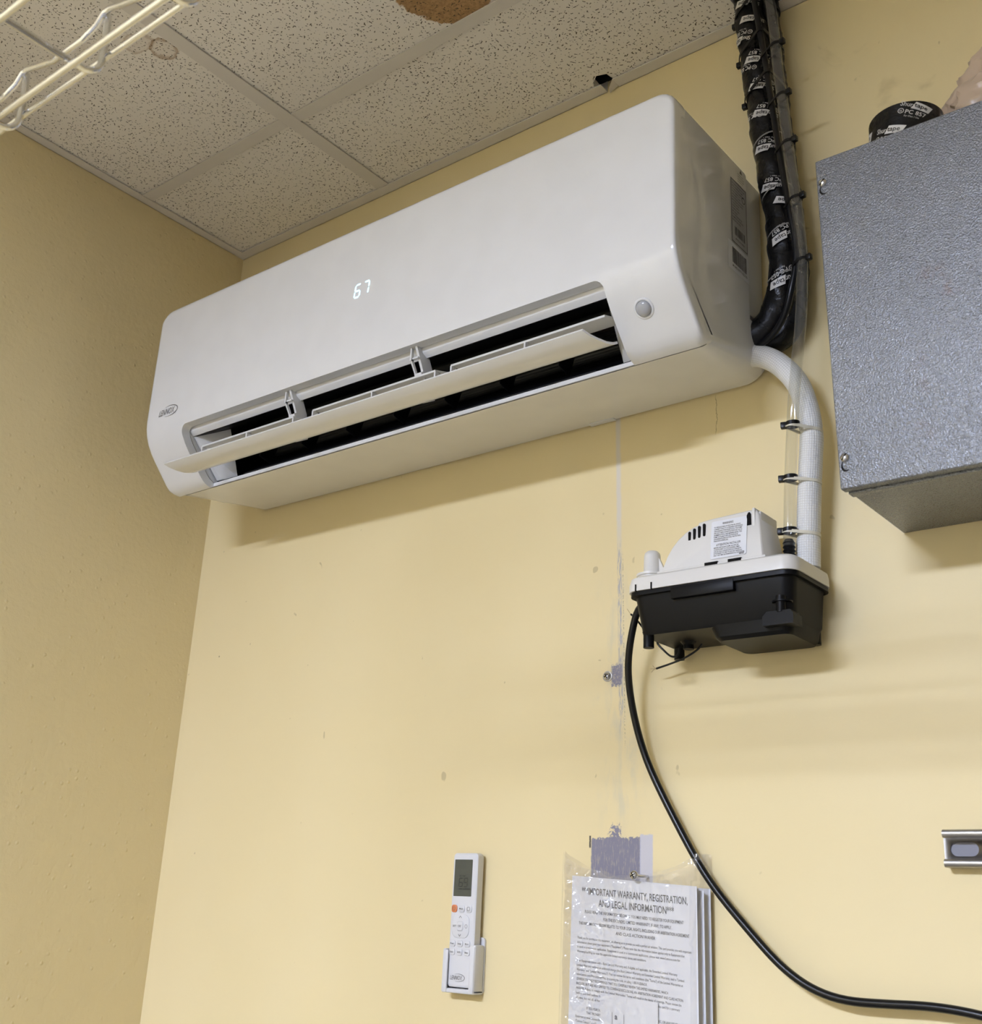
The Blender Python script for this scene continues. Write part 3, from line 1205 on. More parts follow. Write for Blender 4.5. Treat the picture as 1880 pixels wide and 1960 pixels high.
# grey adhesive edges winding round the pipe
m = MB()
for z, da in ((2.448, 0), (2.352, 4), (2.283, 0), (2.212, 0)):
    f = on_pipe(s_at_z(z), aC, 0, .0268)
    rows = []
    for i in range(15):
        u = -.030 + .056 * i / 14
        v = .016 * (1 - ((u - .026) / .056) ** 2) - .010
        rows.append([f(u, v), f(u, v + .0028)])
    m = MB()
    m.grid(rows)
    m.build('adhesive_edge', M['tape_gray'], tape_root, 0)

cable = MB().tube(smooth_pts(spline([(1.338, -.07, 2.90), (1.345, -.08, 2.752), (1.356, -.085, 2.659), (1.364, -.085, 2.594), (1.371, -.085, 2.522), (1.378, -.085, 2.451), (1.386, -.085, 2.374),
                                     (1.395, -.085, 2.298), (1.399, -.082, 2.254), (1.399, -.08, 2.212), (1.389, -.078, 2.17), (1.375, -.07, 2.14), (1.350, -.06, 2.118), (1.310, -.048, 2.108)], .005), 2), .0048, 12)
tag(cable.build('control_cable', M['cable'], None, 50), 'thin black control cable strapped along the taped pipes', 'cable')

tube_pts = smooth_pts(spline([(1.352, -.07, 2.90), (1.364, -.075, 2.78), (1.369, -.078, 2.725), (1.379, -.085, 2.668), (1.385, -.09, 2.61), (1.388, -.09, 2.549), (1.393, -.09, 2.489), (1.397, -.09, 2.431),
                              (1.401, -.09, 2.374), (1.406, -.09, 2.318), (1.409, -.086, 2.258), (1.408, -.081, 2.201), (1.401, -.075, 2.13), (1.393, -.075, 2.067), (1.385, -.075, 2.005),
                              (1.378, -.07, 1.953), (1.368, -.06, 1.889), (1.362, -.055, 1.824), (1.3605, -.0555, 1.797)], .006), 2)
tb = MB().tube(tube_pts, .0082, 18, cap=False)
tag(tb.build('discharge_tube', M['tube'], None, 60), 'clear vinyl tube running from the ceiling down to the condensate pump', 'tube')

hose_pts = smooth_pts(spline([(1.300, -.045, 2.103), (1.322, -.045, 2.098), (1.35, -.045, 2.078), (1.377, -.045, 2.041), (1.39, -.045, 1.999), (1.395, -.045, 1.958), (1.391, -.042, 1.922),
                              (1.386, -.041, 1.869), (1.381, -.037, 1.819), (1.378, -.036, 1.770)], .003), 3)
ZH = (1.962, 1.889, 1.816)
def hose_r(p):
    r_ = .0162
    for z in ZH:
        r_ -= .0016 * math.exp(-((p.z - z + .001) / .004) ** 2)
    return r_
hs = MB().tube(hose_pts, [hose_r(p) for p in hose_pts], 40)
tag(hs.build('drain_hose', M['weave'], None, 60), 'white woven insulated drain hose curving from air conditioner to pump', 'hose')


# ------------------------------------------------------------------ zip ties
def hull2d(pts):
    pts = sorted(set(pts))
    def half(ps):
        h = []
        for p in ps:
            while len(h) > 1 and (h[-1][0] - h[-2][0]) * (p[1] - h[-2][1]) - (h[-1][1] - h[-2][1]) * (p[0] - h[-2][0]) <= 0:
                h.pop()
            h.append(p)
        return h
    a, b = half(pts), half(pts[::-1])
    return a[:-1] + b[:-1]


def path_at(pts, z):
    for a, b in zip(pts[:-1], pts[1:]):
        if (a.z - z) * (b.z - z) <= 0 and a.z != b.z:
            t = (a.z - z) / (a.z - b.z)
            return a.lerp(b, t)
    return pts[-1]


def zip_tie(label, z, members, head_ang, tilt=(0, 0), mat='tie', group='zip ties on the pipes', wd=.0045, head=True):
    """band = convex loop round the members (path, radius) at height z; tilt = dz per metre in x and y"""
    pts = []
    cs = []
    for path, r_ in members:
        c = path_at(path, z)
        cs.append(c)
        for i in range(28):
            a = 2 * PI * i / 28
            pts.append((round(c.x + r_ * math.cos(a), 6), round(c.y + r_ * math.sin(a), 6)))
    hp = hull2d(pts)
    cx = sum(p[0] for p in hp) / len(hp)
    cy = sum(p[1] for p in hp) / len(hp)
    root = empty('zip_tie', (cx, cy, z), label, 'zip tie', group)
    rows = []
    n = len(hp)
    for k, (px, py) in enumerate(hp):
        q0, q1 = hp[k - 1], hp[(k + 1) % n]
        nx, ny = q1[1] - q0[1], -(q1[0] - q0[0])
        L = math.hypot(nx, ny) or 1
        nx, ny = nx / L, ny / L
        zz = z + (px - cx) * tilt[0] + (py - cy) * tilt[1]
        o = .0013
        rows.append([(px, py, zz - wd / 2), (px + nx * o, py + ny * o, zz - wd / 2), (px + nx * o, py + ny * o, zz + wd / 2), (px, py, zz + wd / 2)])
    m = MB()
    b = m.grid(rows + [rows[0]], True)
    m.build('band', M[mat], root, 40)
    if head:
        d = Vector((math.cos(head_ang), math.sin(head_ang), 0))
        best = max(hp, key=lambda p: (p[0] - cx) * d.x + (p[1] - cy) * d.y)
        hz = z + (best[0] - cx) * tilt[0] + (best[1] - cy) * tilt[1]
        hc = Vector((best[0], best[1], hz)) + d * .0035
        m = MB()
        m.box(-.004, .004, -.0038, .0038, -.0045, .0045, .001)
        ca, sa = math.cos(head_ang), math.sin(head_ang)
        m.map(lambda a, b_, c: (hc.x + a * ca - b_ * sa, hc.y + a * sa + b_ * ca, hc.z + c))
        m.build('head', M[mat], root, 30)
    return root


pa, pb = (PA, .0243), (PB, .0205)
cb_pts = [v for v in spline([(1.345, -.08, 2.752), (1.356, -.085, 2.659), (1.364, -.085, 2.594), (1.371, -.085, 2.522), (1.378, -.085, 2.451), (1.386, -.085, 2.374), (1.395, -.085, 2.298), (1.399, -.082, 2.254), (1.399, -.08, 2.212)], .006)]
tbm = (tube_pts, .0087)
cbm = (cb_pts, .0052)
for z, lab in ((2.712, 'black zip tie round the taped pipe, highest, just under the ceiling tiles'), (2.632, 'black zip tie with left-facing head, second down the taped pipe'), (2.548, 'black zip tie with left-facing head, third down the taped pipe')):
    zip_tie(lab, z, [pa, pb, cbm], PI * 1.02, (.28, 0), wd=.006)
for z, lab in ((2.588, 'topmost black zip tie holding the clear tube to the taped pipe'), (2.492, 'black zip tie holding clear tube to pipe, second from the ceiling'), (2.405, 'black zip tie on clear tube level with the top of the grey box'),
               (2.306, 'black zip tie on clear tube beside the upper screw of the grey box'), (2.207, 'lowest black zip tie holding the clear tube to the taped pipe')):
    zip_tie(lab, z, [tbm, cbm], -.15, (.25, 0), wd=.004)
for k, (z, lab) in enumerate(((ZH[0], 'black zip tie on clear tube, highest of three beside the white hose'), (ZH[1], 'black zip tie on clear tube, middle of three beside the white hose'), (ZH[2], 'black zip tie on clear tube just above the pump barb'))):
    zip_tie(lab, z + .004, [tbm], math.radians(195), (.05, 0), group='zip ties on the clear tube by the hose', wd=.0055)
    zip_tie(('translucent zip tie, %s of three, binding white hose to clear tube' % ('highest', 'middle', 'lowest')[k]), z, [(hose_pts, .0150), (tube_pts, .0086)], 0, (-.12, 0), 'tie_clear', 'clear zip ties on the hose', wd=.0042, head=False)

# ================================================================== CONDENSATE PUMP
PU = empty('condensate_pump', (1.27, -.065, 1.655), 'white and black condensate pump on the wall under the hose', 'pump')


def rloop(x0, x1, y0, y1, r_, z, n=6):
    return [(a, b, z) for a, b in rrect(x0, x1, y0, y1, r_, n)]


# tank
tk = MB()
tk.loft([rloop(1.163, 1.384, -.110, -.010, .014, 1.684), rloop(1.160, 1.387, -.1125, -.008, .016, 1.689), rloop(1.152, 1.391, -.119, -.006, .018, 1.738), rloop(1.1515, 1.3925, -.1195, -.0055, .018, 1.744)])
tk.build('tank', M['pump_black'], PU, 35)
MB().loft([rloop(1.276, 1.379, -.104, -.016, .012, 1.6655), rloop(1.272, 1.382, -.109, -.012, .014, 1.670), rloop(1.264, 1.385, -.1115, -.010, .014, 1.690)]).build('sump', M['pump_black'], PU, 35)
MB().loft([rloop(1.1465, 1.3965, -.1245, -.0015, .019, 1.7385), rloop(1.1465, 1.3965, -.1245, -.0015, .019, 1.7455)]).build('rim', M['pump_black'], PU, 35)
MB().box(1.218, 1.312, -.1255, -.115, 1.7265, 1.7425, .001).build('front_tab', M['pump_black'], PU, 30)
for (fx, fy, z0) in ((1.170, -.102, 1.668), (1.3755, -.018, 1.668), (1.170, -.018, 1.668)):
    MB().lathe([(.0075, 0), (.0075, .018), (.009, .022)], (fx, fy, z0), seg=18).build('foot', M['pump_black'], PU, 40)
MB().lathe([(.0075, 0), (.0075, .006), (.013, .012)], (1.203, -.050, 1.6735), seg=20).build('drain_boss', M['pump_black'], PU, 40)
m = MB()
m.prism([(1.350, 1.674), (1.350, 1.686), (1.356, 1.692), (1.388, 1.692), (1.392, 1.687), (1.392, 1.674)], 'y', -.1215, -.095)
m.lathe([(.0062, .0), (.0062, .022)], (1.374, -.1165, 1.690), seg=14)
m.lathe([(.013, .0), (.013, .002)], (1.374, -.112, 1.704), 'z', 18)
m.build('corner_bracket', M['pump_black'], PU, 30)
# lid
ld = MB()
ld.loft([rloop(1.1445, 1.3985, -.1272, -.0008, .021, 1.7445), rloop(1.1445, 1.3985, -.1272, -.0008, .021, 1.755), rloop(1.1465, 1.3965, -.1250, -.0010, .020, 1.7635), rloop(1.152, 1.391, -.120, -.004, .017, 1.7668)])
ld.build('lid', M['pump_white'], PU, 35)
for xx in (1.163, 1.188):
    MB().box(xx, xx + .0022, -.1278, -.1255, 1.7440, 1.7535).build('lid_notch_shade', M['dark_gap'], PU, 0)
# motor housing
hp_ = [(1.1905, 1.7655), (1.1935, 1.780), (1.199, 1.7945), (1.2065, 1.8075), (1.216, 1.8185), (1.2275, 1.8275), (1.240, 1.8335), (1.2475, 1.8355), (1.2475, 1.8385), (1.262, 1.8405), (1.325, 1.8435), (1.334, 1.8420), (1.3385, 1.836), (1.3475, 1.7655)]
top_in = []
def hz_in(z):  # draft of the front face
    return (z - 1.7655) / .078
hm = MB()
front, mid0, back = [], [], []
for x, z in hp_:
    t = hz_in(z)
    front.append((x, -.1035 + .008 * t, z))
    back.append((x, -.036 - .014 * t, z))
fr2 = [(1.27 + (p[0] - 1.27) * .975, p[1] - .0025, 1.7655 + (p[2] - 1.7655) * .972) for p in front]
hm.loft([fr2, front, back])
hs_ = hm.build('motor_housing', M['pump_white'], PU, 40)
MB().box(1.187, 1.3515, -.1095, -.034, 1.7655, 1.7735, .0015).build('housing_skirt', M['pump_white'], PU, 35)
yf = lambda z: -.106 + .008 * hz_in(z)
for a, b in ((1.262, 1.2815), (1.297, 1.3165)):
    MB().box(a, b, -.1100, -.100, 1.7690, 1.7745).build('skirt_slot_shade', M['dark_gap'], PU, 0)
for i in range(4):
    xx = 1.2325 + i * .0076
    z0, z1 = 1.8125 + i * .0012, (1.8265, 1.830, 1.8325, 1.8345)[i]
    m = MB()
    m.prism(rrect(xx, xx + .0040, z0, z1, .0018, 4), 'y', yf(1.822) - .0007, yf(1.822) + .006)
    m.build('vent_slot_shade', M['dark_gap'], PU, 0)  # black inset paints the shade of an open vent
# top-right louver notch
m = MB()
m.prism([(1.3215, 1.8185), (1.3285, 1.8185), (1.3275, 1.8365), (1.3255, 1.8395), (1.3235, 1.8385), (1.3215, 1.835)], 'y', yf(1.83) - .0008, yf(1.83) + .01)
m.build('vent_slot_shade', M['dark_gap'], PU, 0)
m = MB()
m.box(1.3295, 1.3335, -.1005, -.046, 1.818, 1.8445, .001)
m.box(1.3365, 1.3395, -.094, -.046, 1.818, 1.8405, .001)
m.build('vent_rib', M['pump_white'], PU, 35)
# warning label
def lab(u, v):
    z = 1.7795 + v
    return (1.2685 + u + v * .0, yf(z) - .0009, z)
m = MB()
m.poly([lab(a, b) for a, b in rrect(0, .0535, 0, .0555, .003)])
wl = m.build('warning_label', M['label_white'], PU, 0)
ink = MB()
def labt(u, v):
    p = lab(u, v)
    return (p[0], p[1] - .0004, p[2])
add_text(ink, 'WARNING', labt, .0050, .0170, .0488, fit=.0165, bold=-.002)
wl_lines = ['TO REDUCE RISK OF ELECTRICAL SHOCK', 'CONNECT ONLY TO A PROPERLY GROUNDED', 'GROUNDING-TYPE RECEPTACLE. THIS PUMP', 'HAS NOT BEEN INVESTIGATED FOR USE IN', 'SWIMMING POOL AND MARINE AREAS. THIS', 'PUMP SUITABLE FOR USE FURNACE', 'CONDENSATE APPLICATIONS. PROTECTION', 'THROUGH OVERFLOW.']
for i, s in enumerate(wl_lines):
    add_text(ink, s, labt, .0028, .0045, .0448 - i * .0029, fit=(.040, .043, .042, .042, .042, .036, .040, .022)[i], bold=.006)
add_text(ink, 'ATTENTION INSTALLER', labt, .0046, .0085, .0178, fit=.0365, bold=-.002)
al = ['BEFORE INSTALLING PUMP, ALLOW AIR', 'CONDITIONER TO CYCLE SEVERAL TIMES', 'COLLECTING CONDENSATE IN A SEPARATE', 'CONTAINER TO HELP FLUSH ANY RESIDUAL', 'OILS THAT MAY BE REMAINING IN THE SYSTEM.']
for i, s in enumerate(al):
    add_text(ink, s, labt, .0028, .0050, .0145 - i * .0028, fit=(.037, .0385, .041, .0425, .046)[i], bold=.006)
add_text(ink, '987666', labt, .0030, .0430, .0012, fit=.0075, bold=.015)
stuff(ink.build('label_text', M['ink'], wl, 0))
# float switch cap
m = MB()
m.lathe([(.0205, 0), (.0205, .0085), (.0225, .0095), (.0225, .0125), (.0135, .0132), (.0125, .016), (.0118, .040), (.0108, .0445), (.0075, .0475), (.002, .0485)], (1.1635, -.082, 1.766), seg=32)
m.prism([(1.168, 1.7785), (1.1865, 1.7785), (1.1715, 1.8105), (1.168, 1.8105)], 'y', -.084, -.080)
m.build('switch_cap', M['pump_white'], PU, 40)
# barbed outlet
m = MB()
prof = [(.0115, 0), (.0115, .003), (.0085, .004)]
for i in range(6):
    prof += [(.0068, .006 + i * .0055), (.0086, .0085 + i * .0055), (.0068, .0112 + i * .0055)]
prof += [(.0056, .0415)]
m.lathe(prof, (1.3605, -.0555, 1.7655), seg=20)
m.box(1.340, 1.372, -.068, -.043, 1.766, 1.7682, .0008)
m.build('outlet_barb', M['pump_black'], PU, 40)
# power cord and stripped signal wires
cord = smooth_pts(spline([(1.158, -.075, 1.742), (1.135, -.066, 1.742), (1.124, -.061, 1.733), (1.119, -.060, 1.715), (1.110, -.055, 1.690), (1.101, -.045, 1.649), (1.102, -.03, 1.591), (1.119, -.02, 1.525), (1.161, -.016, 1.445), (1.211, -.018, 1.37),
                          (1.270, -.022, 1.308), (1.319, -.024, 1.264), (1.36, -.025, 1.242), (1.398, -.025, 1.234), (1.449, -.025, 1.234), (1.497, -.025, 1.235), (1.553, -.025, 1.23), (1.64, -.025, 1.212), (1.72, -.02, 1.19)], .008), 3)
MB().tube(cord, .0052, 14).build('power_cord', M['cable'], PU, 60)
for k, w_ in enumerate(([(1.150, -.045, 1.700), (1.148, -.042, 1.690), (1.157, -.04, 1.679), (1.169, -.04, 1.669), (1.179, -.04, 1.669), (1.183, -.04, 1.680), (1.185, -.04, 1.694)],
                        [(1.222, -.035, 1.694), (1.216, -.032, 1.687), (1.206, -.03, 1.677), (1.185, -.03, 1.667), (1.163, -.03, 1.661), (1.139, -.03, 1.656)],
                        [(1.130, -.052, 1.712), (1.117, -.05, 1.727), (1.108, -.05, 1.7355)])):
    MB().tube(spline(w_, .003), .0015, 8).build('signal_wire', M['cable'], PU, 60)
m = MB()
for d in ((-.010, .003, -.004), (-.009, -.002, 0), (-.006, 0, .005)):
    m.tube([(1.139, -.03, 1.656), (1.139 + d[0] * .5, -.03 + d[1] * .3, 1.656 + d[2] * .3), (1.139 + d[0], -.03 + d[1], 1.656 + d[2])], .00035, 5)
m.tube([(1.108, -.05, 1.7355), (1.1045, -.05, 1.740), (1.1015, -.05, 1.7445)], .0004, 5)
stuff(m.build('bare_strand', M['copper'], PU, 0))

# ================================================================== GREY ENCLOSURE
EN = empty('metal_enclosure', (1.8, 0, 1.806), 'grey hammered metal equipment box mounted on the wall', 'metal box')
def lean(x, y, z):
    return (x - max(0, 1.0 - (x - 1.49) / .6) * (z - 1.806) * .022, y, z)
m = MB()
m.box(1.4965, 2.1335, -.184, -.0005, 1.8085, 2.270, .002)
m.map(lean).build('body', M['enamel'], EN, 30)
m = MB()
m.box(1.4985, 2.1315, -.1875, -.180, 1.8105, 2.268)
m.map(lean).build('gap_shade', M['dark_gap'], EN, 0)  # black slab paints the shaded gap behind the cover
m = MB()
m.box(1.4935, 2.1365, -.2005, -.1870, 1.8062, 2.2735, .0025, 3)
m.map(lean).build('cover', M['enamel'], EN, 30)
m = MB()
m.box(1.4975, 1.519, -.186, -.172, 1.8045, 1.8095, .001)
m.map(lean).build('flange_tab', M['enamel'], EN, 30)
m = MB()
m.box(1.519, 2.1335, -.186, -.178, 1.8035, 1.8095, .001)
m.map(lean).build('flange_tab', M['enamel'], EN, 30)
for zc, nm in ((2.236, 'upper'), (1.8455, 'lower')):
    xc = lean(1.5, 0, zc)[0] + .0025
    m = MB()
    m.lathe([(.0058, 0), (.0058, -.0012), (.0050, -.0030), (.0030, -.0042), (.0005, -.0046)], (xc, -.2004, zc), 'y', 22)
    scw = m.build('screw', M['zinc'], EN, 40)
    m = MB()
    m.box(-.0048, .0048, -.2050, -.2035, -.0006, .0006)
    ca, sa = math.cos(.95), math.sin(.95)
    m.map(lambda a, b, c: (xc + a * ca - c * sa, b, zc + a * sa + c * ca))
    m.build('screw_slot_shade', M['dark_gap'], scw, 0)
    m = MB()
    f = lambda u, v: (xc + u, -.2008, zc + v)
    add_ring(m, f, .0012, -.0095, .0056, .0074, .0006, 140, 300, 14, w1=.0024)
    m.build('keyhole_shade', M['dark_gap'], EN, 0)  # flat dark crescent paints the shade in the keyhole

# roll of tape lying on the box
TRX, TRY, TRZ = 1.587, -.140, 2.2735
TP = empty('tape_roll', (TRX, TRY, TRZ), 'roll of black printed vinyl tape lying on the grey box', 'tape')
RR = .0475
HT = .052
MB().lathe([(.041, 0), (RR, .0005), (RR, HT - .0005), (.041, HT), (.041, 0)], (TRX, TRY, TRZ), seg=56, cap=False).build('tape_winding', M['tape'], TP, 40)
MB().lathe([(.038, 0), (.041, 0), (.041, HT), (.038, HT), (.038, 0)], (TRX, TRY, TRZ), seg=40, cap=False).build('core', M['core'], TP, 40)
wm, km = MB(), MB()
a0 = math.atan2(-1.32, .41)
def roll(s_, zc, rot, off):
    c, sn = math.cos(rot), math.sin(rot)
    def fn(u, v):
        a, b = u * c - v * sn, u * sn + v * c
        an = a0 + (s_ + a) / RR
        return (TRX + (RR + off) * math.cos(an), TRY + (RR + off) * math.sin(an), TRZ + zc + b)
    return fn
def roll_decal(s_, zc, rot, sc):
    F = lambda u, v: roll(s_, zc, rot, .0004)(u * sc, v * sc)
    F2 = lambda u, v: roll(s_, zc, rot, .0007)(u * sc, v * sc)
    add_text(wm, 'Shur', F, .0105, -.0215, .002, fit=.0165, bold=.006)
    wm.grid([[F(-.0045 + .0245 * i / 6 - .0022, -.0005), F(-.0045 + .0245 * i / 6 + .0022, .0115)] for i in range(7)])
    add_text(km, 'tape', F2, .0100, -.0030, .0030, fit=.018, bold=.004)
    add_text(wm, 'PC 857', F, .0092, -.0125, -.0095, fit=.0275, bold=.010)
    add_ring(wm, F, -.0180, -.0060, .0036, .0036, .0008, 0, 360, 18)
    add_text(wm, 'UL', F, .0042, -.0202, -.0076, fit=.0040, bold=.01)
    add_text(wm, 'For Class 1 Use', F, .0040, -.012, -.0145, fit=.02)
roll_decal(.013, .0385, math.radians(-20), .95)
roll_decal(-.023, .012, math.radians(-20), .95)
roll_decal(.062, .020, math.radians(-20), .95)
roll_decal(-.075, .030, math.radians(-20), .95)
stuff(wm.build('tape_lettering', M['tape_white'], TP, 0))
stuff(km.build('tape_lettering_black', M['tape'], TP, 0))

# crumpled tan plastic bag on the box
from mathutils import noise as mnoise
bm = bmesh.new()
bmesh.ops.create_icosphere(bm, subdivisions=5, radius=1.0)
for v in bm.verts:
    d = mnoise.noise(v.co * 1.9 + Vector((3, 1, 2))) * .30 + abs(mnoise.noise(v.co * 4.5)) * .20 + abs(mnoise.noise(v.co * 11)) * .06
    q = v.co * (1 - d * .9)
    v.co = (1.745 + q.x * .115, -.118 + q.y * .062, 2.2735 + max(q.z * .085 + .048, 0.0))
m = MB()
m.addbm(bm)
bg = m.build('plastic_bag', M['kraft'], None, 30)
tag(bg, 'crumpled tan plastic bag lying on the grey box beside the tape roll', 'bag')

# ================================================================== STRUT CHANNEL
SR = empty('strut_channel', (1.522, 0, 1.3875), 'galvanised slotted strut channel screwed to the wall at the right', 'strut')
SZ0, SZ1, SD = 1.3875, 1.4305, -.0215
# C profile with in-turned lips (y,z)
th = .0022
lip = [(SD + .0048 - .0048 * math.cos(math.radians(q)), SZ0 + .0048 - .0048 * math.sin(math.radians(q))) for q in (90, 70, 50, 30, 10, -10, -30, -50, -70, -90)]
prof = [(-.0005, SZ0)] + lip + [(SD + .0070, SZ0 + .0096), (SD + .0070, SZ0 + .0075), (SD + .0048, SZ0 + .0072), (SD + .0026, SZ0 + .0055), (SD + .0030, SZ0 + th), (-.0005 - th, SZ0 + th)]
up = [(a, SZ0 + SZ1 - b) for a, b in prof]
for pr_, nm in ((prof, 'lower_flange'), (up, 'upper_flange')):
    MB().prism(pr_, 'x', 1.522, 2.02).build(nm, M['galv'], SR, 25)
# back plate with slotted holes
bp = MB()
bp.box(1.5175, 2.02, -.0005 - th, -.0005, SZ0 + th, SZ1 - th)
plate = bp.build('back_plate', M['galv'], SR, 25)
cm = MB()
for i in range(8):
    xx = 1.5245 + i * .052
    cm.prism(rrect(xx, xx + .0330, 1.4010, 1.4172, .0080, 6), 'y', -.02, .02)
co = cm.build('cutter', M['galv'])
boolean(plate, co)
bpy.data.objects.remove(co)

# ================================================================== REMOTE AND HOLDER
RM = empty('remote_control', (.8135, -.03, 1.205), 'white remote control with grey screen standing in the wall holder', 'remote')
RX0, RX1 = .7890, .8385
rb = MB()
rows = []
for y_, ins in ((-.0045, .003), (-.0065, .0008), (-.010, 0), (-.0200, .0004), (-.0217, .0022), (-.0220, .0045)):
    rows.append([(a, y_, b) for a, b in rrect(RX0 + ins, RX1 - ins, 1.207 + ins, 1.4005 - ins, .006, 5)])
rb.loft(rows)
rb.build('body', M['remote'], RM, 40)
FY = -.0220
MB().prism(rrect(.7935, .8288, 1.3365, 1.3905, .0008, 2), 'y', FY - .0002, FY + .001).build('screen', M['lcd'], RM, 20)
m = MB()
seg7(m, lambda u, v: (.8035 + u, FY - .0005, 1.3505 + v), 0, 0, .0065, .0125, 'acdefg', .0012, .06)
seg7(m, lambda u, v: (.8035 + u, FY - .0005, 1.3505 + v), .0098, 0, .0065, .0125, 'abcdfg', .0012, .06)
f = lambda u, v: (.8035 + u, FY - .0005, 1.3505 + v)
add_text(m, 'SET TEMP', f, .0026, 0, .0150, fit=.013)
add_text(m, 'COOL  AUTO FAN', f, .0026, 0, -.0040, fit=.023, bold=.02)
stuff(m.build('screen_digits', M['lcd_ink'], RM, 0))
BX = [.7945, .8135 - .0045, .8245]
def key(name, x, z, wd, ht, mat, pr=.0018, r_=.0035):
    mm = MB()
    rows_ = []
    for y_, ins in ((FY + .001, 0), (FY - pr * .6, 0), (FY - pr, .0012)):
        rows_.append([(a, y_, b) for a, b in rrect(x - wd / 2 + ins, x + wd / 2 - ins, z - ht / 2 + ins, z + ht / 2 - ins, r_ - ins * .5, 4)])
    mm.loft(rows_)
    return mm.build(name, mat, RM, 40)
kx = (.7975, .8120, .8265)
def keytext(mb, s, x, z, size, fit):
    add_text(mb, s, lambda u, v: (x + u, FY - .0023, z + v), size, -fit / 2, -size * .33, fit=fit, bold=.01)
kt = MB()
key('power_button', kx[0], 1.3185, .0105, .0110, M['orange'])
for x in kx[1:]:
    key('button', x, 1.3185, .0105, .0110, M['remote'])
key('navigation_pad', .8115, 1.2935, .0330, .0340, M['remote'], .0016, .010)
key('ok_button', .8115, 1.2935, .0130, .0145, M['remote'], .0030, .004)
for z in (1.2685, 1.2565):
    for x in kx:
        key('button', x, z, .0105, .0095, M['remote'])
keytext(kt, 'Mode', kx[1], 1.3185, .0034, .0072)
add_ring(kt, lambda u, v: (u, FY - .0023, v), kx[2], 1.3185, .0028, .0028, .0006, 0, 360, 16)
add_text(kt, 'OK', lambda u, v: (.8088 + u, FY - .0036, 1.2918 + v), .0050, fit=.0056, bold=.0)
add_text(kt, 'SET', lambda u, v: (.7972 + u, FY - .0022, 1.2920 + v), .0042, fit=.0066, bold=.0)
add_ring(kt, lambda u, v: (u, FY - .0022, v), .8235, 1.2935, .0024, .0026, .0005, 0, 360, 16)
def chev(mb, x, z, s):
    for q in ((-1, 1),):
        mb.poly([(x - .0026, FY - .0022, z), (x - .0020, FY - .0022, z - s * .0006), (x, FY - .0022, z + s * .0020), (x, FY - .0022, z + s * .0030)])
        mb.poly([(x + .0026, FY - .0022, z), (x + .0020, FY - .0022, z - s * .0006), (x, FY - .0022, z + s * .0020), (x, FY - .0022, z + s * .0030)])
chev(kt, .8115, 1.3055, 1)
chev(kt, .8115, 1.2815, -1)
for s, x, z in (('Fan', kx[0], 1.2685), ('Swing', kx[1], 1.2685), ('Eco', kx[2], 1.2685), ('Turbo', kx[0], 1.2565), ('LED', kx[1], 1.2565), ('Sleep', kx[2], 1.2565)):
    keytext(kt, s, x, z, .0034, .0066)
add_ring(kt, lambda u, v: (u, FY - .0022, v), kx[0], 1.3185, .0026, .0028, .0006, 110, 430, 16)
lennox(kt, lambda u, v: (.7955 + u, FY - .0004, 1.2175 + v), .029)
stuff(kt.build('key_print', M['ink_grey'], RM, 0))

RM.location.x -= .0195

HD = empty('remote_holder', (.815, 0, 1.198), 'white plastic wall holder carrying the remote control', 'holder')
m = MB()
m.prism(rrect(.7800, .8450, 1.1985, 1.2790, .006, 4), 'y', -.0035, -.0005)
m.build('back_plate', M['remote'], HD, 30)
m = MB()
# side walls curled over the front edge of the remote, floor
m.box(.7815, .7875, -.0255, -.0035, 1.1995, 1.2610, .0022)
m.box(.8400, .8450, -.0255, -.0035, 1.1995, 1.2680, .0022)
m.box(.7815, .8450, -.0255, -.0035, 1.1990, 1.2055, .0022)
m.box(.7845, .7925, -.0265, -.0233, 1.1995, 1.2590, .0014)
m.box(.8352, .8440, -.0265, -.0233, 1.1995, 1.2660, .0014)
m.build('pocket', M['remote'], HD, 30)
HD.location.x -= .0195

# ================================================================== DOCUMENTS IN A BAG
def paper_fn(y0, dx=0.0, dz=0.0, lift=.018):
    def fn(u, v):
        t = u / .212
        cur = .004 * math.sin(PI * t) * math.exp(-v / .08)
        return (.9905 + dx + u + .012 * v * (t - .5), y0 - lift * t * t - cur, 1.3705 + dz - v - u * .055)
    return fn


def sheet(name, label, fn, vlen, group=None):
    mm = MB()
    mm.grid([[fn(.212 * i / 24, vlen * j / 30) for i in range(25)] for j in range(31)])
    fb = lambda u, v: (fn(u, v)[0], fn(u, v)[1] + .0003, fn(u, v)[2])
    mm.grid([[fb(.212 * i / 24, vlen * j / 30) for i in range(25)] for j in range(31)])
    return tag(mm.build(name, M['paper'], None, 60), label, 'paper', group)


FP = paper_fn(-.0150)
ws = sheet('warranty_sheet', 'white warranty information sheet with bold black heading inside the clear bag', FP, .270)
for k in range(4):
    sheet('paper_sheet', ('plain white sheet directly behind the warranty sheet', 'plain white sheet second behind the warranty sheet', 'plain white sheet third behind the warranty sheet', 'rearmost plain white sheet in the bag, nearest the wall')[k], paper_fn(-.0150 + .0032 * (k + 1), .003 * (k % 2) + .0015 * k, -.002 - .003 * (k % 3), .017 - .003 * k), .272, 'sheets behind the warranty sheet')
ink = MB()
PT = lambda u, v: (FP(u, -v)[0], FP(u, -v)[1] - .0005, FP(u, -v)[2])
def pline(s, u0, u1, v, size, bold=.0, spacing=1.0):
    add_text(ink, s, PT, size, u0, -v, fit=u1 - u0, bold=bold)
pline('***IMPORTANT WARRANTY, REGISTRATION,', .018, .197, .0240, .0135, .008)
pline('AND LEGAL INFORMATION***', .048, .175, .0385, .0135, .008)
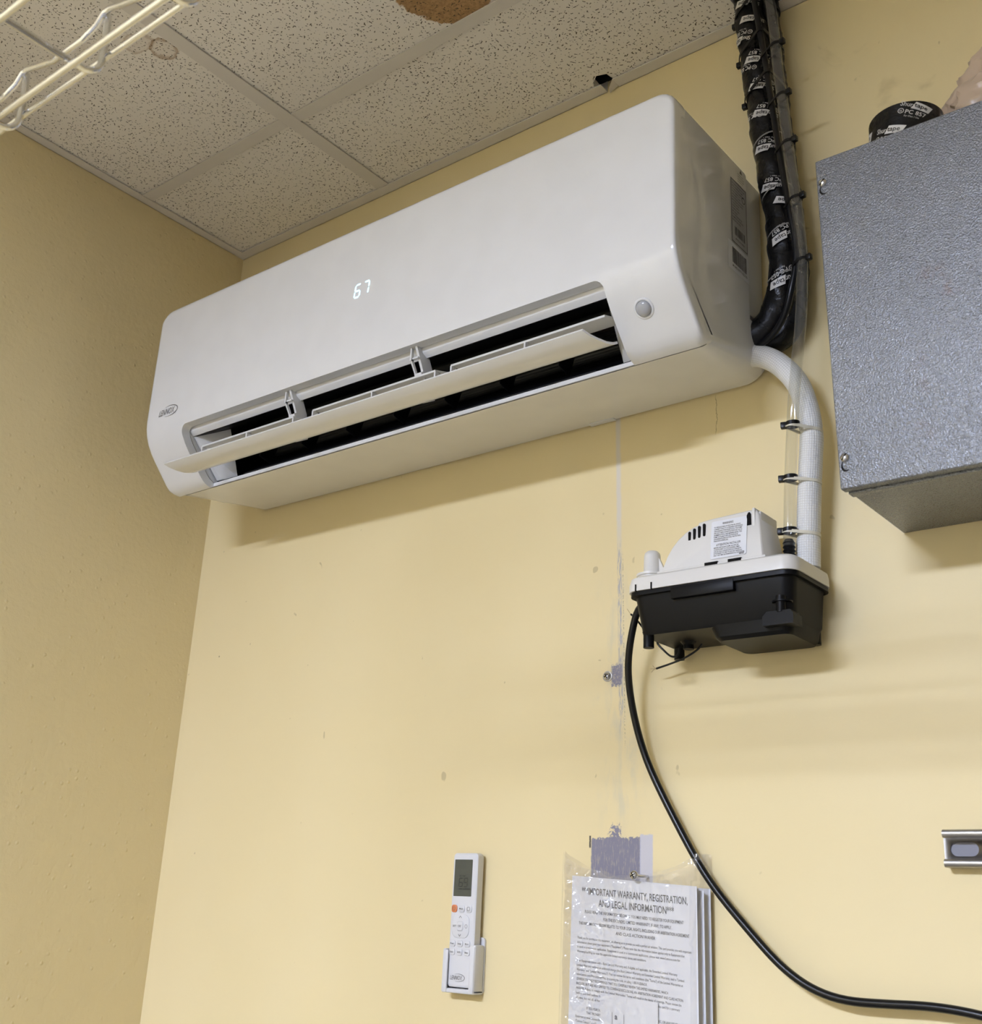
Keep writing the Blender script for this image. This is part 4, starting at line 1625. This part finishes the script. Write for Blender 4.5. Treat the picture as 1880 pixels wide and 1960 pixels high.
pline('PLEASE READ THE INFORMATION BELOW AS YOU MAY NEED TO REGISTER YOUR EQUIPMENT', .024, .190, .0490, .0058, .004)
pline('FOR THE EXTENDED LIMITED WARRANTY, IF ANY, TO APPLY', .056, .170, .0570, .0058, .004)
pline('THE INFORMATION BELOW RELATES TO YOUR LEGAL RIGHTS, INCLUDING OUR ARBITRATION AGREEMENT', .014, .199, .0650, .0058, .004)
pline('AND CLASS ACTION WAIVER', .078, .144, .0730, .0058, .004)
body = ['Thank you for purchasing this equipment and allowing us to provide you with a perfect air solution. This card provides you with important',
        'information about your new equipment ("Equipment"). Please note that the information below applies only to Equipment that',
        'is used in a residential application. Equipment is used in a commercial application, please visit www.Lennox.com for',
        'Warranty/ourWay to view the applicable limited warranty\'s terms and conditions.', None,
        'Your Equipment comes with a Basic Limited Warranty and, if eligible and applicable, the Extended Limited Warranty',
        'Limited Warranty without an additional charge (the Basic Limited Warranty and Extended Limited Warranty, each a "Limited',
        'Warranty" and "Limited Warranties"). You can review the terms and conditions (the "Terms") of the Limited Warranties at',
        'www.Lennox.com/Warranty/ourWay, by scanning the code, or calling 1-800-9-LENNOX.',
        'LENNOX STRONGLY RECOMMENDS THAT YOU CAREFULLY REVIEW THE LIMITED WARRANTIES, WHICH',
        'INCLUDE, BUT ARE NOT LIMITED TO, COVERAGE EXCLUSIONS, AN ARBITRATION AGREEMENT AND CLASS ACTION',
        'WAIVER. Failure to comply with the Limited Warranties\' Terms will result in the denial of coverage. Please review the',
        'back of this card outlines the Limited Warranties\' limitations and exclusions. Please review the card for a summary',
        'of some, but not all, of the Limited Warranties\' terms.', None,
        'IF YOU PURCHASED YOUR EQUIPMENT IN THE STATE OF CALIFORNIA, QUEBEC, OR ANY OTHER JURISDICTION',
        'THAT PROHIBITS REGISTRATION REQUIREMENTS TO EFFECTUATE WARRANTIES, YOU MUST REGISTER YOUR',
        'Equipment at www.Lennox.com or by contacting Lennox Customer Support at www.Lennox.com/support',
        '("Lennox Contact Center") or at 1-800-9-LENNOX, WITHIN SIXTY (60) DAYS OF',
        'CLOSING DATE (FOR NEW CONSTRUCTION), FOR ANY APPLICABLE', 'warranty to apply, even if you do not register your Equipment', None,
        'FOR CALIFORNIA, QUEBEC, AND ANY OTHER JURISDICTION THAT PROHIBITS REGISTRATION',
        'REQUIREMENTS, WARRANTIES (1) HAVE NO REGISTRATION REQUIREMENT AND',
        'THE BASIC LIMITED WARRANTY AND THE EXTENDED LIMITED WARRANTY',
        'FOR YOUR EQUIPMENT, IF ANY, AND (2) THE FAILURE TO REGISTER EQUIPMENT', 'LIMITED WARRANTY COVERAGE. PRODUCT REGISTRATION', None,
        'Your Equipment may be covered', 'allows purchasers of residential', 'with 2 years commercial', 'parts coverage']
v = .0840
for s in body:
    if s:
        caps = sum(c.isupper() for c in s) > len(s) * .5
        u0 = .012 if not (caps and v > .17) else .030
        u1 = u0 + (.00185 if caps else .00148) * len(s)
        pline(s, u0, min(u1, .202), v, .0047, -.004 if not caps else .0)
    v += .0060
stuff(ink.build('sheet_text', M['paper_ink'], ws, 0))
# small white card in front, at the lower edge of the picture
cfn = lambda u, v: (1.045 + u, FP(.05 + u, .2)[1] - .0035, 1.218 - v - u * .06)
m = MB()
m.grid([[cfn(.095 * i / 8, .09 * j / 8) for i in range(9)] for j in range(9)])
m.grid([[(cfn(.095 * i / 8, .09 * j / 8)[0], cfn(.095 * i / 8, .09 * j / 8)[1] + .0004, cfn(.095 * i / 8, .09 * j / 8)[2]) for i in range(9)] for j in range(9)])
cardo = tag(m.build('white_card', M['paper'], None, 0), 'small white card in the bag over the lower part of the warranty sheet', 'card')
m = MB()
for a, b in ((.020, .0205), (.0395, .040)):
    m.poly([(cfn(a, .018)[0], cfn(a, 0)[1] - .0005, cfn(a, .022)[2]), (cfn(b, 0)[0], cfn(b, 0)[1] - .0005, cfn(b, .022)[2]), (cfn(b, 0)[0], cfn(b, 0)[1] - .0005, cfn(b, .05)[2]), (cfn(a, 0)[0], cfn(a, 0)[1] - .0005, cfn(a, .05)[2])])
add_text(m, 'a', lambda u, v: (cfn(.0245 + u, 0)[0], cfn(.025, 0)[1] - .0005, cfn(.025, .030)[2] + v), .010, bold=.03)
stuff(m.build('card_marks', M['card_ink'], cardo, 0))

# bag
def bag_y(x, z):
    t = min(max((x - .97) / .235, 0), 1)
    yb = -.0195 - .018 * t * t
    if z > 1.368 - t * .012:
        k = min((z - 1.368 + t * .012) / .03, 1)
        yb = yb * (1 - .55 * k)
    edge = min((x - .967) / .02, (1.2085 - x) / .012, 1)
    yb = yb * max(edge, 0) ** .6 - .003
    p = Vector((x * 26, z * 26, .3))
    crease = abs(mnoise.noise(p)) * .008 + abs(mnoise.noise(p * 2.7 + Vector((5, 1, 0)))) * .0050 + mnoise.noise(p * .6) * .004 + abs(mnoise.noise(Vector((p.x * 3.4 + p.y * 2.2, p.y * 5.2 - p.x, 1.7)))) * .0022
    left = .35 + .9 * math.exp(-((x - 1.02) / .06) ** 2) + .5 * math.exp(-((z - 1.375) / .03) ** 2)
    return yb - crease * left * max(min(edge, 1), .1) - .0015


def bag_top(x):
    t = (x - .967) / .2415
    return 1.405 - .030 * math.sin(PI * min(t * 1.1, 1)) ** .8 - .010 * t + .004 * mnoise.noise(Vector((x * 40, 0, 0))) + (.006 if t > .93 else 0)


rows, rows_b = [], []
NB = 170
for j in range(NB + 1):
    r1, r2 = [], []
    for i in range(141):
        x = .967 + .2415 * i / 140
        zt = bag_top(x)
        z = zt + (1.085 - zt) * j / NB
        y = bag_y(x, z)
        wob = .0025 * mnoise.noise(Vector((z * 22, 4.0 * (i > 70), 0))) if i in (0, 140) else 0
        r1.append((x + wob, min(y, -.0022), z))
        r2.append((x + wob, -.0009, z))
    rows.append(r1)
    rows_b.append(r2)
m = MB()
m.grid(rows)
m.grid(rows_b)
bagp = m.build('document_bag', M['bag'], None, 60)
tag(bagp, 'clear crinkled plastic bag of documents hung on the wall by a screw', 'bag')

# screws in the wall
def wall_screw(x, y, z, label, r_, washer):
    s = empty('wall_screw', (x, 0, z), label, 'screw')
    mm = MB()
    mm.lathe([(r_ * .35, -.0005 - 0), (r_ * .35, y), (r_, y), (r_, y - .0012), (r_ * .8, y - .003), (r_ * .3, y - .0042)], (x, 0, z), 'y', 20)
    mm.build('head', M['zinc'], s, 40)
    mm = MB()
    for k in (0, 1):
        bx = MB().box(-r_ * .62, r_ * .62, y - .0046, y - .0032, -.0006, .0006)
        ca, sa = math.cos(.5 + k * PI / 2), math.sin(.5 + k * PI / 2)
        bx.map(lambda a, b, c: (x + a * ca - c * sa, b, z + a * sa + c * ca))
        off = len(mm.v)
        mm.v += bx.v
        mm.f += [tuple(off + i for i in q) for q in bx.f]
    mm.build('cross_recess_shade', M['dark_gap'], s, 0)
    if washer:
        mm = MB()
        mm.lathe([(r_ * 1.45, -.0004), (r_ * 1.45, -.0012), (r_ * 1.2, -.0016), (r_ * 1.0, -.0012)], (x, 0, z), 'y', 24)
        mm.build('anchor_ring', M['galv'], s, 40)
    return s
wall_screw(1.0365, -.0016, 1.659, 'bare cross-head screw in the wall beside the grey paint blot', .0056, True)
wall_screw(1.1075, -.036, 1.3715, 'shiny screw pinning the clear document bag to the wall', .0062, False)

# ================================================================== WIRE SHELF
SH = empty('wire_shelf', (1.35, -1.25, 0), 'chrome wire shelf with looped edge in the upper left foreground', 'shelf')
YE, ZB, ZTp = -1.07, 1.934, 2.001
SXa, SXb, SYb = .92, 2.27, -1.26
HX = [1.112 - .1255 * 5 + .1255 * i for i in range(15)]
HX = [x for x in HX if SXa + .02 < x < SXb - .02]
def rod(name, pts, r_, step=None):
    return MB().tube(pts, r_, 10).build(name, M['chrome'], SH, 60)
for x in HX:
    p = [(x, SYb + .01, ZB), (x, YE - .10, ZB), (x, YE - .035, ZB)]
    p = [Vector(q) for q in p]
    for i in range(1, 7):
        a = PI / 2 * i / 6
        p.append(Vector((x, YE - .018 + .018 * math.sin(a), ZB + .018 - .018 * math.cos(a))))
    p.append(Vector((x, YE, ZB + .04)))
    p.append(Vector((x - .004, YE, ZTp)))
    rod('hook_wire', p, .0029)
# bumped top rod
p = [Vector((SXa, YE - .004, 1.987))]
for x in HX:
    p += [Vector((x - .032, YE - .004, 1.987)), Vector((x - .012, YE - .004, 1.992)), Vector((x - .004, YE - .004, 2.0005)), Vector((x + .004, YE - .004, 2.0005)), Vector((x + .036, YE - .004, 1.991)), Vector((x + .05, YE - .004, 1.987))]
p.append(Vector((SXb, YE - .004, 1.987)))
rod('top_rod', p, .0026)
rod('outer_rod', [(SXa, YE + .005, 1.9605), (1.2, YE + .005, 1.9605), (SXb, YE + .005, 1.9605)], .0027)
for y_ in (-1.096, -1.157):
    rod('under_rod', [(SXa, y_, ZB - .0055), (1.2, y_, ZB - .0055), (SXb, y_, ZB - .0055)], .0032)
rod('rear_rod', [(SXa, SYb, 1.9605), (1.2, SYb, 1.9605), (SXb, SYb, 1.9605)], .0032)
for xx in (SXa, SXb):
    rod('side_rod', [(xx, YE, 1.9605), (xx, -1.2, 1.9605), (xx, SYb, 1.9605)], .0032)
    for yy in (YE, SYb):
        MB().lathe([(.0125, 0), (.0125, 2.2), (.010, 2.206)], (xx, yy, 0), seg=16).build('post', M['chrome'], SH, 50)
